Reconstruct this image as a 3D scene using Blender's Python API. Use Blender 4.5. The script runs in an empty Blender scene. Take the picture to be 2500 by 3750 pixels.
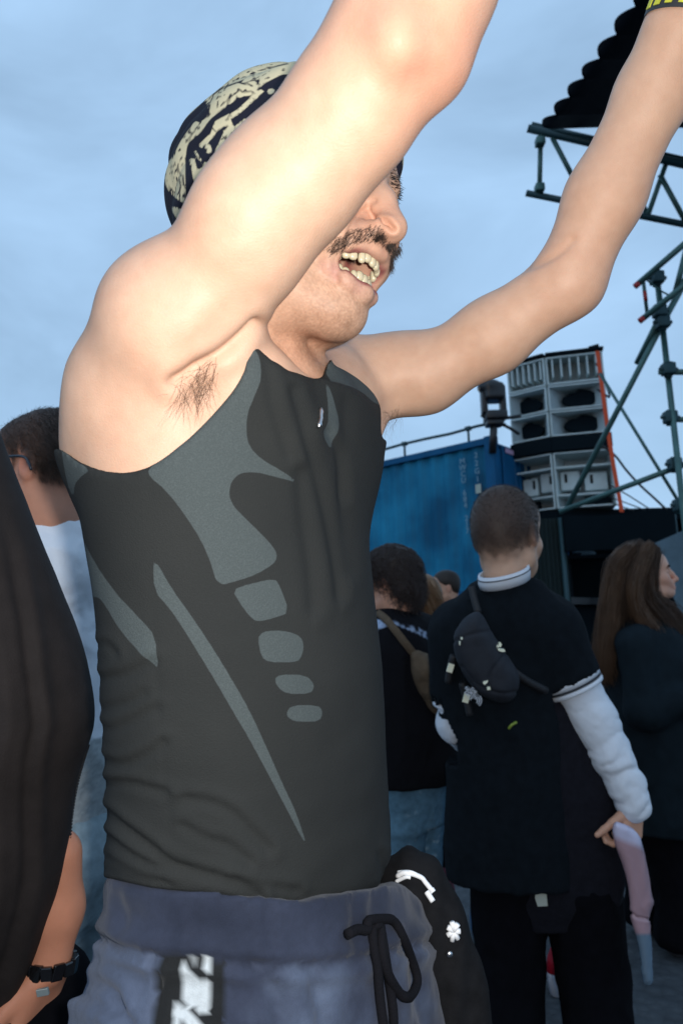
import bpy, bmesh, math, random
import numpy as np
from mathutils import Matrix, Vector

sc = bpy.context.scene
R = math.radians

# ------------------------------------------------------------------ camera
PW, PH, F = 2500.0, 3750.0, 2500.0            # photo size, focal length in photo pixels (24 mm on 36 mm tall)
CAM = np.array([0.0, 0.0, 1.32])
TILT, ROLL = R(9.42), R(1.7)
_f = np.array([0, math.cos(TILT), math.sin(TILT)])
_u0 = np.array([0, -math.sin(TILT), math.cos(TILT)])
_r0 = np.array([1.0, 0, 0])
_r = _r0 * math.cos(ROLL) - _u0 * math.sin(ROLL)
_u = _u0 * math.cos(ROLL) + _r0 * math.sin(ROLL)
cam_data = bpy.data.cameras.new("camera")
cam = bpy.data.objects.new("camera", cam_data)
sc.collection.objects.link(cam)
cam.matrix_world = Matrix(((_r[0], _u[0], -_f[0], CAM[0]), (_r[1], _u[1], -_f[1], CAM[1]),
                           (_r[2], _u[2], -_f[2], CAM[2]), (0, 0, 0, 1)))
cam_data.sensor_fit = 'VERTICAL'
cam_data.sensor_height = 36.0
cam_data.lens = 24.0
cam_data.clip_start = 0.02
cam_data.clip_end = 2000
cam_data.dof.use_dof = True
cam_data.dof.focus_distance = 0.74
cam_data.dof.aperture_fstop = 8.0
sc.camera = cam

# ------------------------------------------------------------------ world, lights, exposure
SUN_EL, SUN_AZ = R(7.0), R(205.0)
world = bpy.data.worlds.new("World")
sc.world = world
world.use_nodes = True
wn, wl = world.node_tree.nodes, world.node_tree.links
wn.clear()
w_out = wn.new('ShaderNodeOutputWorld')
w_bg = wn.new('ShaderNodeBackground')
w_sky = wn.new('ShaderNodeTexSky')
w_sky.sky_type = 'NISHITA'
w_sky.sun_disc = False
w_sky.sun_elevation = SUN_EL
w_sky.sun_rotation = SUN_AZ
w_sky.air_density = 1.0
w_sky.dust_density = 1.0
w_sky.ozone_density = 2.0
w_tc = wn.new('ShaderNodeTexCoord')
w_map = wn.new('ShaderNodeMapping')
w_map.inputs['Scale'].default_value = (1.0, 1.0, 2.2)
w_noise = wn.new('ShaderNodeTexNoise')
w_noise.inputs['Scale'].default_value = 2.3
w_noise.inputs['Detail'].default_value = 5.0
w_noise.inputs['Roughness'].default_value = 0.52
w_noise.inputs['Distortion'].default_value = 0.4
w_ramp = wn.new('ShaderNodeValToRGB')
w_ramp.color_ramp.elements[0].position = 0.36
w_ramp.color_ramp.elements[0].color = (0, 0, 0, 1)
w_ramp.color_ramp.elements[1].position = 0.68
w_ramp.color_ramp.elements[1].color = (1, 1, 1, 1)
w_mix = wn.new('ShaderNodeMix')
w_mix.data_type = 'RGBA'
w_mix.inputs['B'].default_value = (4.3, 6.6, 9.5, 1)      # pale overcast veil
w_fac = wn.new('ShaderNodeMath'); w_fac.operation = 'MULTIPLY_ADD'
w_fac.inputs[1].default_value = 0.36; w_fac.inputs[2].default_value = 0.66
wl.new(w_tc.outputs['Generated'], w_map.inputs['Vector'])
wl.new(w_map.outputs['Vector'], w_noise.inputs['Vector'])
wl.new(w_noise.outputs['Fac'], w_ramp.inputs['Fac'])
wl.new(w_ramp.outputs['Color'], w_fac.inputs[0])
wl.new(w_fac.outputs[0], w_mix.inputs['Factor'])
wl.new(w_sky.outputs['Color'], w_mix.inputs['A'])
wl.new(w_mix.outputs['Result'], w_bg.inputs['Color'])
wl.new(w_bg.outputs['Background'], w_out.inputs['Surface'])
w_bg.inputs['Strength'].default_value = 0.104

sun_d = bpy.data.lights.new("sun", 'SUN')
sun_d.energy = 0.15
sun_d.angle = R(30)
sun_d.color = (0.95, 0.97, 1.0)
sun = bpy.data.objects.new("sun", sun_d)
sc.collection.objects.link(sun)
_sd = Vector((math.sin(SUN_AZ) * math.cos(R(50)), math.cos(SUN_AZ) * math.cos(R(50)), math.sin(R(50))))
sun.rotation_euler = _sd.to_track_quat('Z', 'Y').to_euler()
sun.location = (0, -4, 8)

# the photographer's flash, mounted beside the lens: the photograph is flash-lit (it throws the
# man's shadow on the people behind him)
fl_d = bpy.data.lights.new("flash", 'SPOT')
fl_d.energy = 30.0
fl_d.spot_size = R(115)
fl_d.spot_blend = 0.55
fl_d.shadow_soft_size = 0.014
fl_d.color = (1.0, 0.965, 0.925)
flash = bpy.data.objects.new("flash", fl_d)
sc.collection.objects.link(flash)
_fp = CAM + _r * 0.043 + _u * 0.030 - _f * 0.02
flash.location = _fp
flash.rotation_euler = Vector(-_f).to_track_quat('Z', 'Y').to_euler()

sc.view_settings.view_transform = 'Standard'
sc.view_settings.look = 'None'
sc.view_settings.exposure = 0.0
sc.view_settings.gamma = 1.0
sc.render.engine = 'CYCLES'
sc.cycles.max_bounces = 6
sc.cycles.use_denoising = True
sc.cycles.sample_clamp_indirect = 4.0


# ------------------------------------------------------------------ helpers: photo pixel <-> world
def P(px, py, d):
    """point seen at photo pixel (px, py), d metres in front of the lens plane"""
    return CAM + d * (_f + (px - PW / 2) / F * _r + (PH / 2 - py) / F * _u)


def proj(V):
    q = V - CAM
    z = q @ _f
    return PW / 2 + F * (q @ _r) / z, PH / 2 - F * (q @ _u) / z, z


def nrm(v):
    v = np.asarray(v, float)
    return v / np.linalg.norm(v)


rng = np.random.default_rng(7)
_perm = rng.permutation(256)
_perm = np.concatenate([_perm, _perm, _perm])
_vals = rng.random(256) * 2 - 1


def vnoise(V, scale=1.0, seed=0):
    q = np.asarray(V) * scale + seed * 17.31
    i = np.floor(q).astype(np.int64)
    f = q - i
    f = f * f * (3 - 2 * f)
    i &= 255
    out = 0
    for dx in (0, 1):
        for dy in (0, 1):
            for dz in (0, 1):
                h = _perm[_perm[_perm[(i[:, 0] + dx) & 255] + ((i[:, 1] + dy) & 255)] + ((i[:, 2] + dz) & 255)]
                w = (f[:, 0] if dx else 1 - f[:, 0]) * (f[:, 1] if dy else 1 - f[:, 1]) * (f[:, 2] if dz else 1 - f[:, 2])
                out = out + _vals[h] * w
    return out


def fbm(V, scale, octaves=3, seed=0):
    s, a, t = 0, 1.0, 0
    for o in range(octaves):
        s = s + a * vnoise(V, scale * 2 ** o, seed + o)
        t += a
        a *= 0.5
    return s / t


def poly_sd(x, y, poly):
    """signed distance (inside < 0) of points to a polygon"""
    p = np.asarray(poly, float)
    d2 = np.full(x.shape, 1e18)
    ins = np.zeros(x.shape, bool)
    n = len(p)
    for a in range(n):
        ax, ay = p[a]
        bx, by = p[(a + 1) % n]
        ex, ey = bx - ax, by - ay
        L = ex * ex + ey * ey + 1e-9
        t = np.clip(((x - ax) * ex + (y - ay) * ey) / L, 0, 1)
        qx, qy = x - ax - t * ex, y - ay - t * ey
        d2 = np.minimum(d2, qx * qx + qy * qy)
        if ay != by:
            c = ((ay > y) != (by > y)) & (x < (bx - ax) * (y - ay) / (by - ay) + ax)
            ins ^= c
    d = np.sqrt(d2)
    return np.where(ins, -d, d)


def line_sd(x, y, pts):
    """unsigned distance to a polyline, plus the signed side of it"""
    p = np.asarray(pts, float)
    best = np.full(x.shape, 1e9)
    side = np.zeros(x.shape)
    for a in range(len(p) - 1):
        ex, ey = p[a + 1] - p[a]
        L = ex * ex + ey * ey + 1e-9
        t = np.clip(((x - p[a, 0]) * ex + (y - p[a, 1]) * ey) / L, 0, 1)
        qx, qy = x - p[a, 0] - t * ex, y - p[a, 1] - t * ey
        d = np.sqrt(qx * qx + qy * qy)
        m = d < best
        best = np.where(m, d, best)
        side = np.where(m, np.sign(qx * -ey + qy * ex), side)
    return best, side


def smooth_poly(poly, n=2):
    p = np.asarray(poly, float)
    for _ in range(n):
        q = np.roll(p, -1, 0)
        p = np.stack([p * .75 + q * .25, p * .25 + q * .75], 1).reshape(-1, 2)
    return p


def spline(pts, n):
    """Catmull-Rom resample of control points to n points"""
    p = np.asarray(pts, float)
    if len(p) == 2:
        return p[0] + (p[1] - p[0]) * np.linspace(0, 1, n)[:, None]
    e = np.vstack([2 * p[0] - p[1], p, 2 * p[-1] - p[-2]])
    t = np.linspace(0, len(p) - 1 - 1e-6, n)
    i = t.astype(int)
    f = (t - i)[:, None]
    a, b, c, d = e[i], e[i + 1], e[i + 2], e[i + 3]
    return 0.5 * (2 * b + (c - a) * f + (2 * a - 5 * b + 4 * c - d) * f ** 2 + (3 * b - a - 3 * c + d) * f ** 3)


# ------------------------------------------------------------------ helpers: implicit modelling
class Field:
    """a signed-distance grid; shapes are blended into it and it is turned into one mesh"""

    def __init__(s, lo, hi, h, fine=()):
        s.h = h
        s.ax = []
        for k in range(3):
            pts, v = [], lo[k]
            while v < hi[k]:
                pts.append(v)
                st = h
                for (a, b, hf) in (f[k] for f in fine):
                    if a <= v < b:
                        st = min(st, hf)
                v += st
            s.ax.append(np.array(pts, np.float32))
        s.a = np.full([len(q) for q in s.ax], 0.2, np.float32)

    def sub(s, lo, hi, m):
        sl = []
        for k in range(3):
            i0 = max(np.searchsorted(s.ax[k], lo[k] - m) - 1, 0)
            i1 = min(np.searchsorted(s.ax[k], hi[k] + m) + 1, len(s.ax[k]))
            sl.append(slice(i0, max(i1, i0)))
        if any(q.stop <= q.start for q in sl):
            return None, None
        X = s.ax[0][sl[0]][:, None, None]
        Y = s.ax[1][sl[1]][None, :, None]
        Z = s.ax[2][sl[2]][None, None, :]
        return tuple(sl), (X, Y, Z)

    def add(s, sl, d, k):
        a = s.a[sl]
        if k > 0:
            h = np.maximum(k - np.abs(a - d), 0) / k
            s.a[sl] = np.minimum(a, d) - h * h * k * 0.25
        else:
            s.a[sl] = np.minimum(a, d)

    def cut(s, sl, d, k):
        a, d = s.a[sl], -d
        if k > 0:
            h = np.maximum(k - np.abs(a - d), 0) / k
            s.a[sl] = np.maximum(a, d) + h * h * k * 0.25
        else:
            s.a[sl] = np.maximum(a, d)

    def rod(s, a, b, ra, rb, k=0.02, cut=False):
        a, b = np.asarray(a, np.float32), np.asarray(b, np.float32)
        rm = max(ra, rb)
        sl, g = s.sub(np.minimum(a, b) - rm, np.maximum(a, b) + rm, k + 2 * s.h + 0.006)
        if sl is None:
            return
        e = b - a
        L = float(e @ e) + 1e-12
        q = [g[i] - a[i] for i in range(3)]
        t = np.clip((q[0] * e[0] + q[1] * e[1] + q[2] * e[2]) / L, 0, 1)
        d = np.sqrt((q[0] - t * e[0]) ** 2 + (q[1] - t * e[1]) ** 2 + (q[2] - t * e[2]) ** 2) - (ra + (rb - ra) * t)
        (s.cut if cut else s.add)(sl, d, k)

    def chain(s, pts, rad, k=0.02, cut=False):
        for i in range(len(pts) - 1):
            s.rod(pts[i], pts[i + 1], rad[i], rad[i + 1], k, cut)

    def ell(s, c, r, axes=None, k=0.02, cut=False):
        c = np.asarray(c, np.float32)
        r = np.asarray(r, np.float32)
        A = np.eye(3) if axes is None else np.asarray(axes)
        ext = np.sqrt(((A * r[:, None]) ** 2).sum(0))
        sl, g = s.sub(c - ext, c + ext, k + 2 * s.h + 0.006)
        if sl is None:
            return
        q = [g[i] - c[i] for i in range(3)]
        k0 = k1 = 0
        for j in range(3):
            w = q[0] * A[j, 0] + q[1] * A[j, 1] + q[2] * A[j, 2]
            k0 = k0 + (w / r[j]) ** 2
            k1 = k1 + (w / r[j] ** 2) ** 2
        k0, k1 = np.sqrt(k0), np.sqrt(k1)
        d = k0 * (k0 - 1) / (k1 + 1e-6)
        (s.cut if cut else s.add)(sl, d, k)

    def box(s, c, half, axes=None, rad=0.01, k=0.0, cut=False):
        c = np.asarray(c, float)
        A = np.eye(3) if axes is None else np.asarray(axes)
        half = np.asarray(half, float)
        ext = (np.abs(A) * half[:, None]).sum(0)
        sl, g = s.sub(c - ext, c + ext, k + 2 * s.h + 0.006)
        if sl is None:
            return
        q = [g[i] - c[i] for i in range(3)]
        o, m = 0, None
        for j in range(3):
            w = np.abs(q[0] * A[j, 0] + q[1] * A[j, 1] + q[2] * A[j, 2]) - (half[j] - rad)
            o = o + np.maximum(w, 0) ** 2
            m = w if m is None else np.maximum(m, w)
        d = np.sqrt(o) + np.minimum(m, 0) - rad
        (s.cut if cut else s.add)(sl, d, k)

    def loft(s, st, fw, k=0.02, off=0.0, power=2.0):
        """upright body: st = rows (z, cx, cy, a, b); b along fw (horizontal), a across it"""
        st = np.asarray(sorted(map(tuple, st)), float)
        zz = s.ax[2]
        lo = np.array([(st[:, 1] - st[:, 3].max() - .05).min(), (st[:, 2] - st[:, 3].max() - .05).min(), st[0, 0]])
        hi = np.array([(st[:, 1] + st[:, 3].max() + .05).max(), (st[:, 2] + st[:, 3].max() + .05).max(), st[-1, 0]])
        sl, g = s.sub(lo, hi, 0.03 + k)
        if sl is None:
            return
        z = g[2][0, 0]
        zc = np.clip(z, st[0, 0], st[-1, 0])
        # smooth interpolation of the rows
        def ip(c):
            zi = np.linspace(st[0, 0], st[-1, 0], 200)
            v = np.interp(zi, st[:, 0], st[:, c])
            ker = np.hanning(21); ker /= ker.sum()
            v = np.convolve(np.pad(v, 10, 'edge'), ker, 'valid')
            return np.interp(zc, zi, v)
        cx, cy, a, b = (ip(c)[None, None, :] for c in (1, 2, 3, 4))
        f = np.array(fw[:2]) / np.hypot(*fw[:2])
        qx, qy = g[0] - cx, g[1] - cy
        u = qx * f[0] + qy * f[1]
        v = -qx * f[1] + qy * f[0]
        a, b = a + off, b + off
        if power == 2.0:
            k0 = np.sqrt((u / b) ** 2 + (v / a) ** 2)
        else:
            k0 = ((np.abs(u) / b) ** power + (np.abs(v) / a) ** power) ** (1 / power)
        k1 = np.sqrt((u / b ** 2) ** 2 + (v / a ** 2) ** 2)
        d = k0 * (k0 - 1) / (k1 + 1e-5)
        dz = np.abs(z - zc)[None, None, :]
        d = np.where(dz > 0, np.sqrt(np.maximum(d, 0) ** 2 + dz ** 2) + np.minimum(d, 0) * 0, d)
        s.add(sl, d.astype(np.float32), k)

    def where(s, lim=0.02):
        """grid points inside or close to the surface"""
        idx = np.nonzero(s.a < lim)
        V = np.stack([s.ax[k][idx[k]] for k in range(3)], 1).astype(np.float64)
        return idx, V

    def sheet(s, th):
        """keep only a skin of thickness th under the surface"""
        s.a = np.maximum(s.a, -(s.a + th))

    def mesh(s):
        a = s.a
        # close at the border
        for k in range(3):
            i0 = [slice(None)] * 3; i1 = [slice(None)] * 3
            i0[k] = 0; i1[k] = -1
            a[tuple(i0)] = np.maximum(a[tuple(i0)], 1e-4); a[tuple(i1)] = np.maximum(a[tuple(i1)], 1e-4)
        ins = (a < 0)
        n = np.zeros([q - 1 for q in a.shape], np.uint8)
        for dx in (0, 1):
            for dy in (0, 1):
                for dz in (0, 1):
                    n += ins[dx:a.shape[0] - 1 + dx, dy:a.shape[1] - 1 + dy, dz:a.shape[2] - 1 + dz]
        act = (n > 0) & (n < 8)
        I = np.argwhere(act)
        vid = np.full(act.shape, -1, np.int32)
        vid[act] = np.arange(len(I))
        acc = np.zeros((len(I), 3)); cnt = np.zeros(len(I))
        cor = [(x, y, z) for x in (0, 1) for y in (0, 1) for z in (0, 1)]
        val = {c: a[I[:, 0] + c[0], I[:, 1] + c[1], I[:, 2] + c[2]].astype(float) for c in cor}
        for c in cor:
            for k in range(3):
                if c[k] == 0:
                    c2 = list(c); c2[k] = 1; c2 = tuple(c2)
                    v0, v1 = val[c], val[c2]
                    m = (v0 < 0) != (v1 < 0)
                    t = np.where(m, v0 / np.where(m, v0 - v1, 1), 0)
                    p = np.tile(np.array(c, float), (len(I), 1))
                    p[:, k] = t
                    acc[m] += p[m]; cnt[m] += 1
        pos = I + acc / np.maximum(cnt, 1)[:, None]
        V = np.stack([np.interp(pos[:, k], np.arange(len(s.ax[k])), s.ax[k]) for k in range(3)], 1)
        faces = []
        for k in range(3):
            k1, k2 = (k + 1) % 3, (k + 2) % 3
            s0 = [slice(None)] * 3; s1 = [slice(None)] * 3
            s0[k] = slice(0, -1); s1[k] = slice(1, None)
            A, B = ins[tuple(s0)], ins[tuple(s1)]
            E = np.argwhere(A != B)
            E = E[(E[:, k1] > 0) & (E[:, k2] > 0) & (E[:, k1] < act.shape[k1]) & (E[:, k2] < act.shape[k2])]
            if not len(E):
                continue
            fl = A[E[:, 0], E[:, 1], E[:, 2]]
            q = []
            for (o1, o2) in ((-1, -1), (0, -1), (0, 0), (-1, 0)):
                J = E.copy(); J[:, k1] += o1; J[:, k2] += o2
                q.append(vid[J[:, 0], J[:, 1], J[:, 2]])
            q = np.stack(q, 1)
            q[~fl] = q[~fl][:, ::-1]
            faces.append(q)
        Q = np.concatenate(faces) if faces else np.zeros((0, 4), int)
        Q = Q[(Q >= 0).all(1)]
        return V, Q


def normals(V, Q):
    n = np.cross(V[Q[:, 2]] - V[Q[:, 0]], V[Q[:, 3 % Q.shape[1]]] - V[Q[:, 1]])
    N = np.zeros_like(V)
    for c in range(Q.shape[1]):
        np.add.at(N, Q[:, c], n)
    return N / (np.linalg.norm(N, axis=1, keepdims=True) + 1e-12)


def relax(V, Q, it=1, w=0.5):
    for _ in range(it):
        S = np.zeros_like(V); C = np.zeros(len(V))
        for c in range(Q.shape[1]):
            np.add.at(S, Q[:, c], V[Q[:, (c + 1) % Q.shape[1]]]); np.add.at(C, Q[:, c], 1)
            np.add.at(S, Q[:, (c + 1) % Q.shape[1]], V[Q[:, c]]); np.add.at(C, Q[:, (c + 1) % Q.shape[1]], 1)
        V = V + w * (S / np.maximum(C, 1)[:, None] - V)
    return V


def biggest(V, Q):
    """drop stray islands, keep the largest connected piece"""
    lab = np.arange(len(V))
    for _ in range(400):
        m = lab[Q].min(1)
        new = lab.copy()
        for c in range(4):
            np.minimum.at(new, Q[:, c], m)
        new = new[new]
        if (new == lab).all():
            break
        lab = new
    ids, cnt = np.unique(lab[Q[:, 0]], return_counts=True)
    keep = ids[cnt.argmax()]
    Q = Q[lab[Q[:, 0]] == keep]
    used = np.unique(Q)
    rem = np.full(len(V), -1); rem[used] = np.arange(len(used))
    return V[used], rem[Q]


# ------------------------------------------------------------------ helpers: objects
base_of = {}


def thing(name, label, cat, loc, group=None):
    o = bpy.data.objects.new(name, None)
    sc.collection.objects.link(o)
    o.location = loc
    o.empty_display_size = 0.1
    o['label'] = label
    o['category'] = cat
    if group:
        o['group'] = group
    base_of[o] = np.array(loc, float)
    return o


def mobj(name, V, Fc, m, parent=None, smooth=True, attrs=None, label=None, cat=None, group=None, kind=None):
    V = np.asarray(V, float)
    if parent is None:
        base = np.array([V[:, 0].mean(), V[:, 1].mean(), V[:, 2].min()])
    else:
        base = base_of[parent]
    me = bpy.data.meshes.new(name)
    W = V - base
    if isinstance(Fc, np.ndarray) and Fc.ndim == 2:
        nf, nc = Fc.shape
        me.vertices.add(len(W)); me.vertices.foreach_set('co', W.astype(np.float32).ravel())
        me.loops.add(nf * nc); me.loops.foreach_set('vertex_index', Fc.astype(np.int32).ravel())
        me.polygons.add(nf)
        me.polygons.foreach_set('loop_start', np.arange(0, nf * nc, nc, dtype=np.int32))
        me.update(calc_edges=True)
        me.validate()
    else:
        me.from_pydata(W.tolist(), [], [list(map(int, q)) for q in Fc])
    if smooth:
        me.polygons.foreach_set('use_smooth', np.ones(len(me.polygons), bool))
    for an, av in (attrs or {}).items():
        av = np.asarray(av, np.float32)
        if av.ndim == 1:
            at = me.attributes.new(an, 'FLOAT', 'POINT')
            at.data.foreach_set('value', av)
        else:
            at = me.attributes.new(an, 'FLOAT_COLOR', 'POINT')
            if av.shape[1] == 3:
                av = np.concatenate([av, np.ones((len(av), 1), np.float32)], 1)
            at.data.foreach_set('color', av.ravel())
    me.materials.append(m)
    o = bpy.data.objects.new(name, me)
    sc.collection.objects.link(o)
    if parent is None:
        o.location = base
        base_of[o] = base
    else:
        o.parent = parent
        base_of[o] = base
    if label:
        o['label'] = label
    if cat:
        o['category'] = cat
    if group:
        o['group'] = group
    if kind:
        o['kind'] = kind
    return o


def tube(pts, r, n=8, cap=True):
    p = np.asarray(pts, float)
    r = np.broadcast_to(np.asarray(r, float), (len(p),))
    t = np.gradient(p, axis=0)
    t /= np.linalg.norm(t, axis=1, keepdims=True) + 1e-12
    ref = np.array([0, 0, 1.0]) if abs(t[0] @ [0, 0, 1]) < 0.9 else np.array([1.0, 0, 0])
    V = []
    b = nrm(np.cross(t[0], ref))
    for i in range(len(p)):
        b = b - t[i] * (b @ t[i]); b = nrm(b)
        c = np.cross(t[i], b)
        an = np.arange(n) * 2 * math.pi / n
        V.append(p[i] + r[i] * (np.cos(an)[:, None] * b + np.sin(an)[:, None] * c))
    V = np.concatenate(V)
    Fc = [[i * n + j, i * n + (j + 1) % n, (i + 1) * n + (j + 1) % n, (i + 1) * n + j] for i in range(len(p) - 1) for j in range(n)]
    if cap:
        Fc.append(list(range(n))[::-1]); Fc.append([(len(p) - 1) * n + j for j in range(n)])
    return V, Fc


def boxv(c, half, axes=None, bev=0.0):
    A = np.eye(3) if axes is None else np.asarray(axes, float)
    c = np.asarray(c, float); h = np.asarray(half, float)
    if bev <= 0:
        s = np.array([(x, y, z) for x in (-1, 1) for y in (-1, 1) for z in (-1, 1)], float)
        V = c + (s * h) @ A
        Fc = [[0, 1, 3, 2], [4, 6, 7, 5], [0, 4, 5, 1], [2, 3, 7, 6], [0, 2, 6, 4], [1, 5, 7, 3]]
        return V, Fc
    bm = bmesh.new()
    bmesh.ops.create_cube(bm, size=2.0)
    for v in bm.verts:
        v.co = Vector((v.co.x * h[0], v.co.y * h[1], v.co.z * h[2]))
    bmesh.ops.bevel(bm, geom=list(bm.edges), offset=bev, segments=2, profile=0.5, affect='EDGES')
    bm.verts.index_update()
    V = c + np.array([v.co[:] for v in bm.verts]) @ A
    Fc = [[v.index for v in f.verts] for f in bm.faces]
    bm.free()
    return V, Fc


def join(parts):
    Vs, Fs, n = [], [], 0
    for V, Fc in parts:
        Vs.append(np.asarray(V)); Fs += [[i + n for i in map(int, f)] for f in Fc]
        n += len(V)
    return np.concatenate(Vs), Fs


def strands(S, r0, r1=None):
    """S: (n, k, 3) hair polylines -> thin three-sided tapered tubes as one mesh"""
    n, k, _ = S.shape
    r1 = r0 * 0.3 if r1 is None else r1
    t = np.gradient(S, axis=1)
    t /= np.linalg.norm(t, axis=2, keepdims=True) + 1e-9
    ref = np.array([0.31, 0.83, 0.46])
    b = np.cross(t, ref); b /= np.linalg.norm(b, axis=2, keepdims=True) + 1e-9
    c = np.cross(t, b)
    rr = np.linspace(r0, r1, k)[None, :, None, None]
    an = np.array([0, 2.094, 4.189])
    V = S[:, :, None, :] + rr * (np.cos(an)[None, None, :, None] * b[:, :, None, :] + np.sin(an)[None, None, :, None] * c[:, :, None, :])
    V = V.reshape(-1, 3)
    base = (np.arange(n) * k * 3)[:, None, None, None]
    i = (np.arange(k - 1) * 3)[None, :, None, None]
    j = np.arange(3)[None, None, :, None]
    j2 = (j + 1) % 3
    Q = np.concatenate([base + i + j, base + i + j2, base + i + 3 + j2, base + i + 3 + j], 3).reshape(-1, 4)
    return V, Q


# ------------------------------------------------------------------ helpers: materials
def mat(name, color=(0.5, 0.5, 0.5), rough=0.6, metal=0.0, spec=0.5, sss=0.0, attr=None, noise=0.0, nscale=30.0,
        bump=0.0, bscale=200.0, sheen=0.0, color2=None, coat=0.0, emit=None, alpha=1.0, trans=0.0):
    m = bpy.data.materials.new(name)
    m.use_nodes = True
    nt = m.node_tree
    nd, lk = nt.nodes, nt.links
    b = nd['Principled BSDF']
    b.inputs['Base Color'].default_value = (*color, 1)
    b.inputs['Roughness'].default_value = rough
    b.inputs['Metallic'].default_value = metal
    b.inputs['Specular IOR Level'].default_value = spec
    b.inputs['Alpha'].default_value = alpha
    b.inputs['Transmission Weight'].default_value = trans
    if coat:
        b.inputs['Coat Weight'].default_value = coat
    if sheen:
        b.inputs['Sheen Weight'].default_value = sheen
        b.inputs['Sheen Roughness'].default_value = 0.5
    if sss:
        b.inputs['Subsurface Weight'].default_value = sss
        b.inputs['Subsurface Radius'].default_value = (1.0, 0.4, 0.22)
        b.inputs['Subsurface Scale'].default_value = 0.008
    src = None
    if attr:
        a = nd.new('ShaderNodeAttribute'); a.attribute_name = attr
        src = a.outputs['Color']
    tc = nd.new('ShaderNodeTexCoord')
    if noise or color2 is not None:
        n = nd.new('ShaderNodeTexNoise'); n.inputs['Scale'].default_value = nscale
        n.inputs['Detail'].default_value = 5
        lk.new(tc.outputs['Object'], n.inputs['Vector'])
        if color2 is not None:
            rp = nd.new('ShaderNodeValToRGB')
            rp.color_ramp.elements[0].position = 0.35; rp.color_ramp.elements[1].position = 0.65
            rp.color_ramp.elements[0].color = (*color, 1); rp.color_ramp.elements[1].color = (*color2, 1)
            lk.new(n.outputs['Fac'], rp.inputs['Fac'])
            src = rp.outputs['Color']
        if noise:
            mr = nd.new('ShaderNodeMapRange')
            mr.inputs['To Min'].default_value = 1 - noise; mr.inputs['To Max'].default_value = 1 + noise
            mr.inputs['From Min'].default_value = 0.25; mr.inputs['From Max'].default_value = 0.75
            lk.new(n.outputs['Fac'], mr.inputs['Value'])
            mx = nd.new('ShaderNodeMix'); mx.data_type = 'RGBA'; mx.blend_type = 'MULTIPLY'
            mx.inputs['Factor'].default_value = 1.0
            if src is not None:
                lk.new(src, mx.inputs['A'])
            else:
                mx.inputs['A'].default_value = (*color, 1)
            lk.new(mr.outputs['Result'], mx.inputs['B'])
            src = mx.outputs['Result']
    if src is not None:
        lk.new(src, b.inputs['Base Color'])
    if bump:
        n2 = nd.new('ShaderNodeTexNoise'); n2.inputs['Scale'].default_value = bscale; n2.inputs['Detail'].default_value = 3
        lk.new(tc.outputs['Object'], n2.inputs['Vector'])
        bp = nd.new('ShaderNodeBump'); bp.inputs['Strength'].default_value = bump; bp.inputs['Distance'].default_value = 0.002
        lk.new(n2.outputs['Fac'], bp.inputs['Height'])
        lk.new(bp.outputs['Normal'], b.inputs['Normal'])
    if emit:
        b.inputs['Emission Color'].default_value = (*emit[:3], 1); b.inputs['Emission Strength'].default_value = emit[3]
    return m


M = {}
M['skin'] = mat('skin', rough=0.5, spec=0.25, sss=0.12, attr='tint', noise=0.05, nscale=60, bump=0.2, bscale=650)
M['hair'] = mat('hair', (0.022, 0.014, 0.010), rough=0.55, spec=0.3, noise=0.3, nscale=80)
M['hair_brown'] = mat('hair_brown', (0.052, 0.030, 0.019), rough=0.5, spec=0.4, noise=0.35, nscale=25)
M['hair_fair'] = mat('hair_fair', (0.16, 0.085, 0.04), rough=0.5, spec=0.4, noise=0.35, nscale=25)
M['black_cloth'] = mat('black_cloth', (0.009, 0.009, 0.010), rough=0.95, spec=0.1, noise=0.3, nscale=60, bump=0.3, bscale=700)
M['metal'] = mat('metal', (0.6, 0.6, 0.6), rough=0.3, metal=1.0)
M['black_plastic'] = mat('black_plastic', (0.012, 0.012, 0.014), rough=0.35)
# ------------------------------------------------------------------ people: heads, hands
class HeadFrame:
    def __init__(s, O, yaw, pitch=0.0, roll=0.0, scale=1.0, jaw=0.0):
        """yaw: 0 faces image right (+X), 90 faces the camera (-Y), -90 away; pitch > 0 looks down"""
        y, p = R(yaw), R(pitch)
        s.f = np.array([math.cos(y) * math.cos(p), -math.sin(y) * math.cos(p), -math.sin(p)])
        l = nrm(np.cross(s.f, [0, 0, 1.0]))
        u = np.cross(l, s.f)
        c, q = math.cos(R(roll)), math.sin(R(roll))
        s.l = l * c + u * q
        s.u = u * c - l * q
        s.O = np.asarray(O, float)
        s.k = scale
        s.jaw = R(jaw)

    def w(s, f, l, u):
        return s.O + s.k * (f * s.f + l * s.l + u * s.u)

    def j(s, f, l, u):
        """a jaw point, swung open about the hinge below the ear"""
        h = (0.0, -0.03)
        a, b = f - h[0], u - h[1]
        c, q = math.cos(s.jaw), math.sin(s.jaw)
        return s.w(h[0] + a * c + b * q, l, h[1] - a * q + b * c)

    def loc(s, V):
        q = (V - s.O) / s.k
        return q @ s.f, q @ s.l, q @ s.u

    @property
    def axes(s):
        return np.stack([s.f, s.l, s.u])


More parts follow.
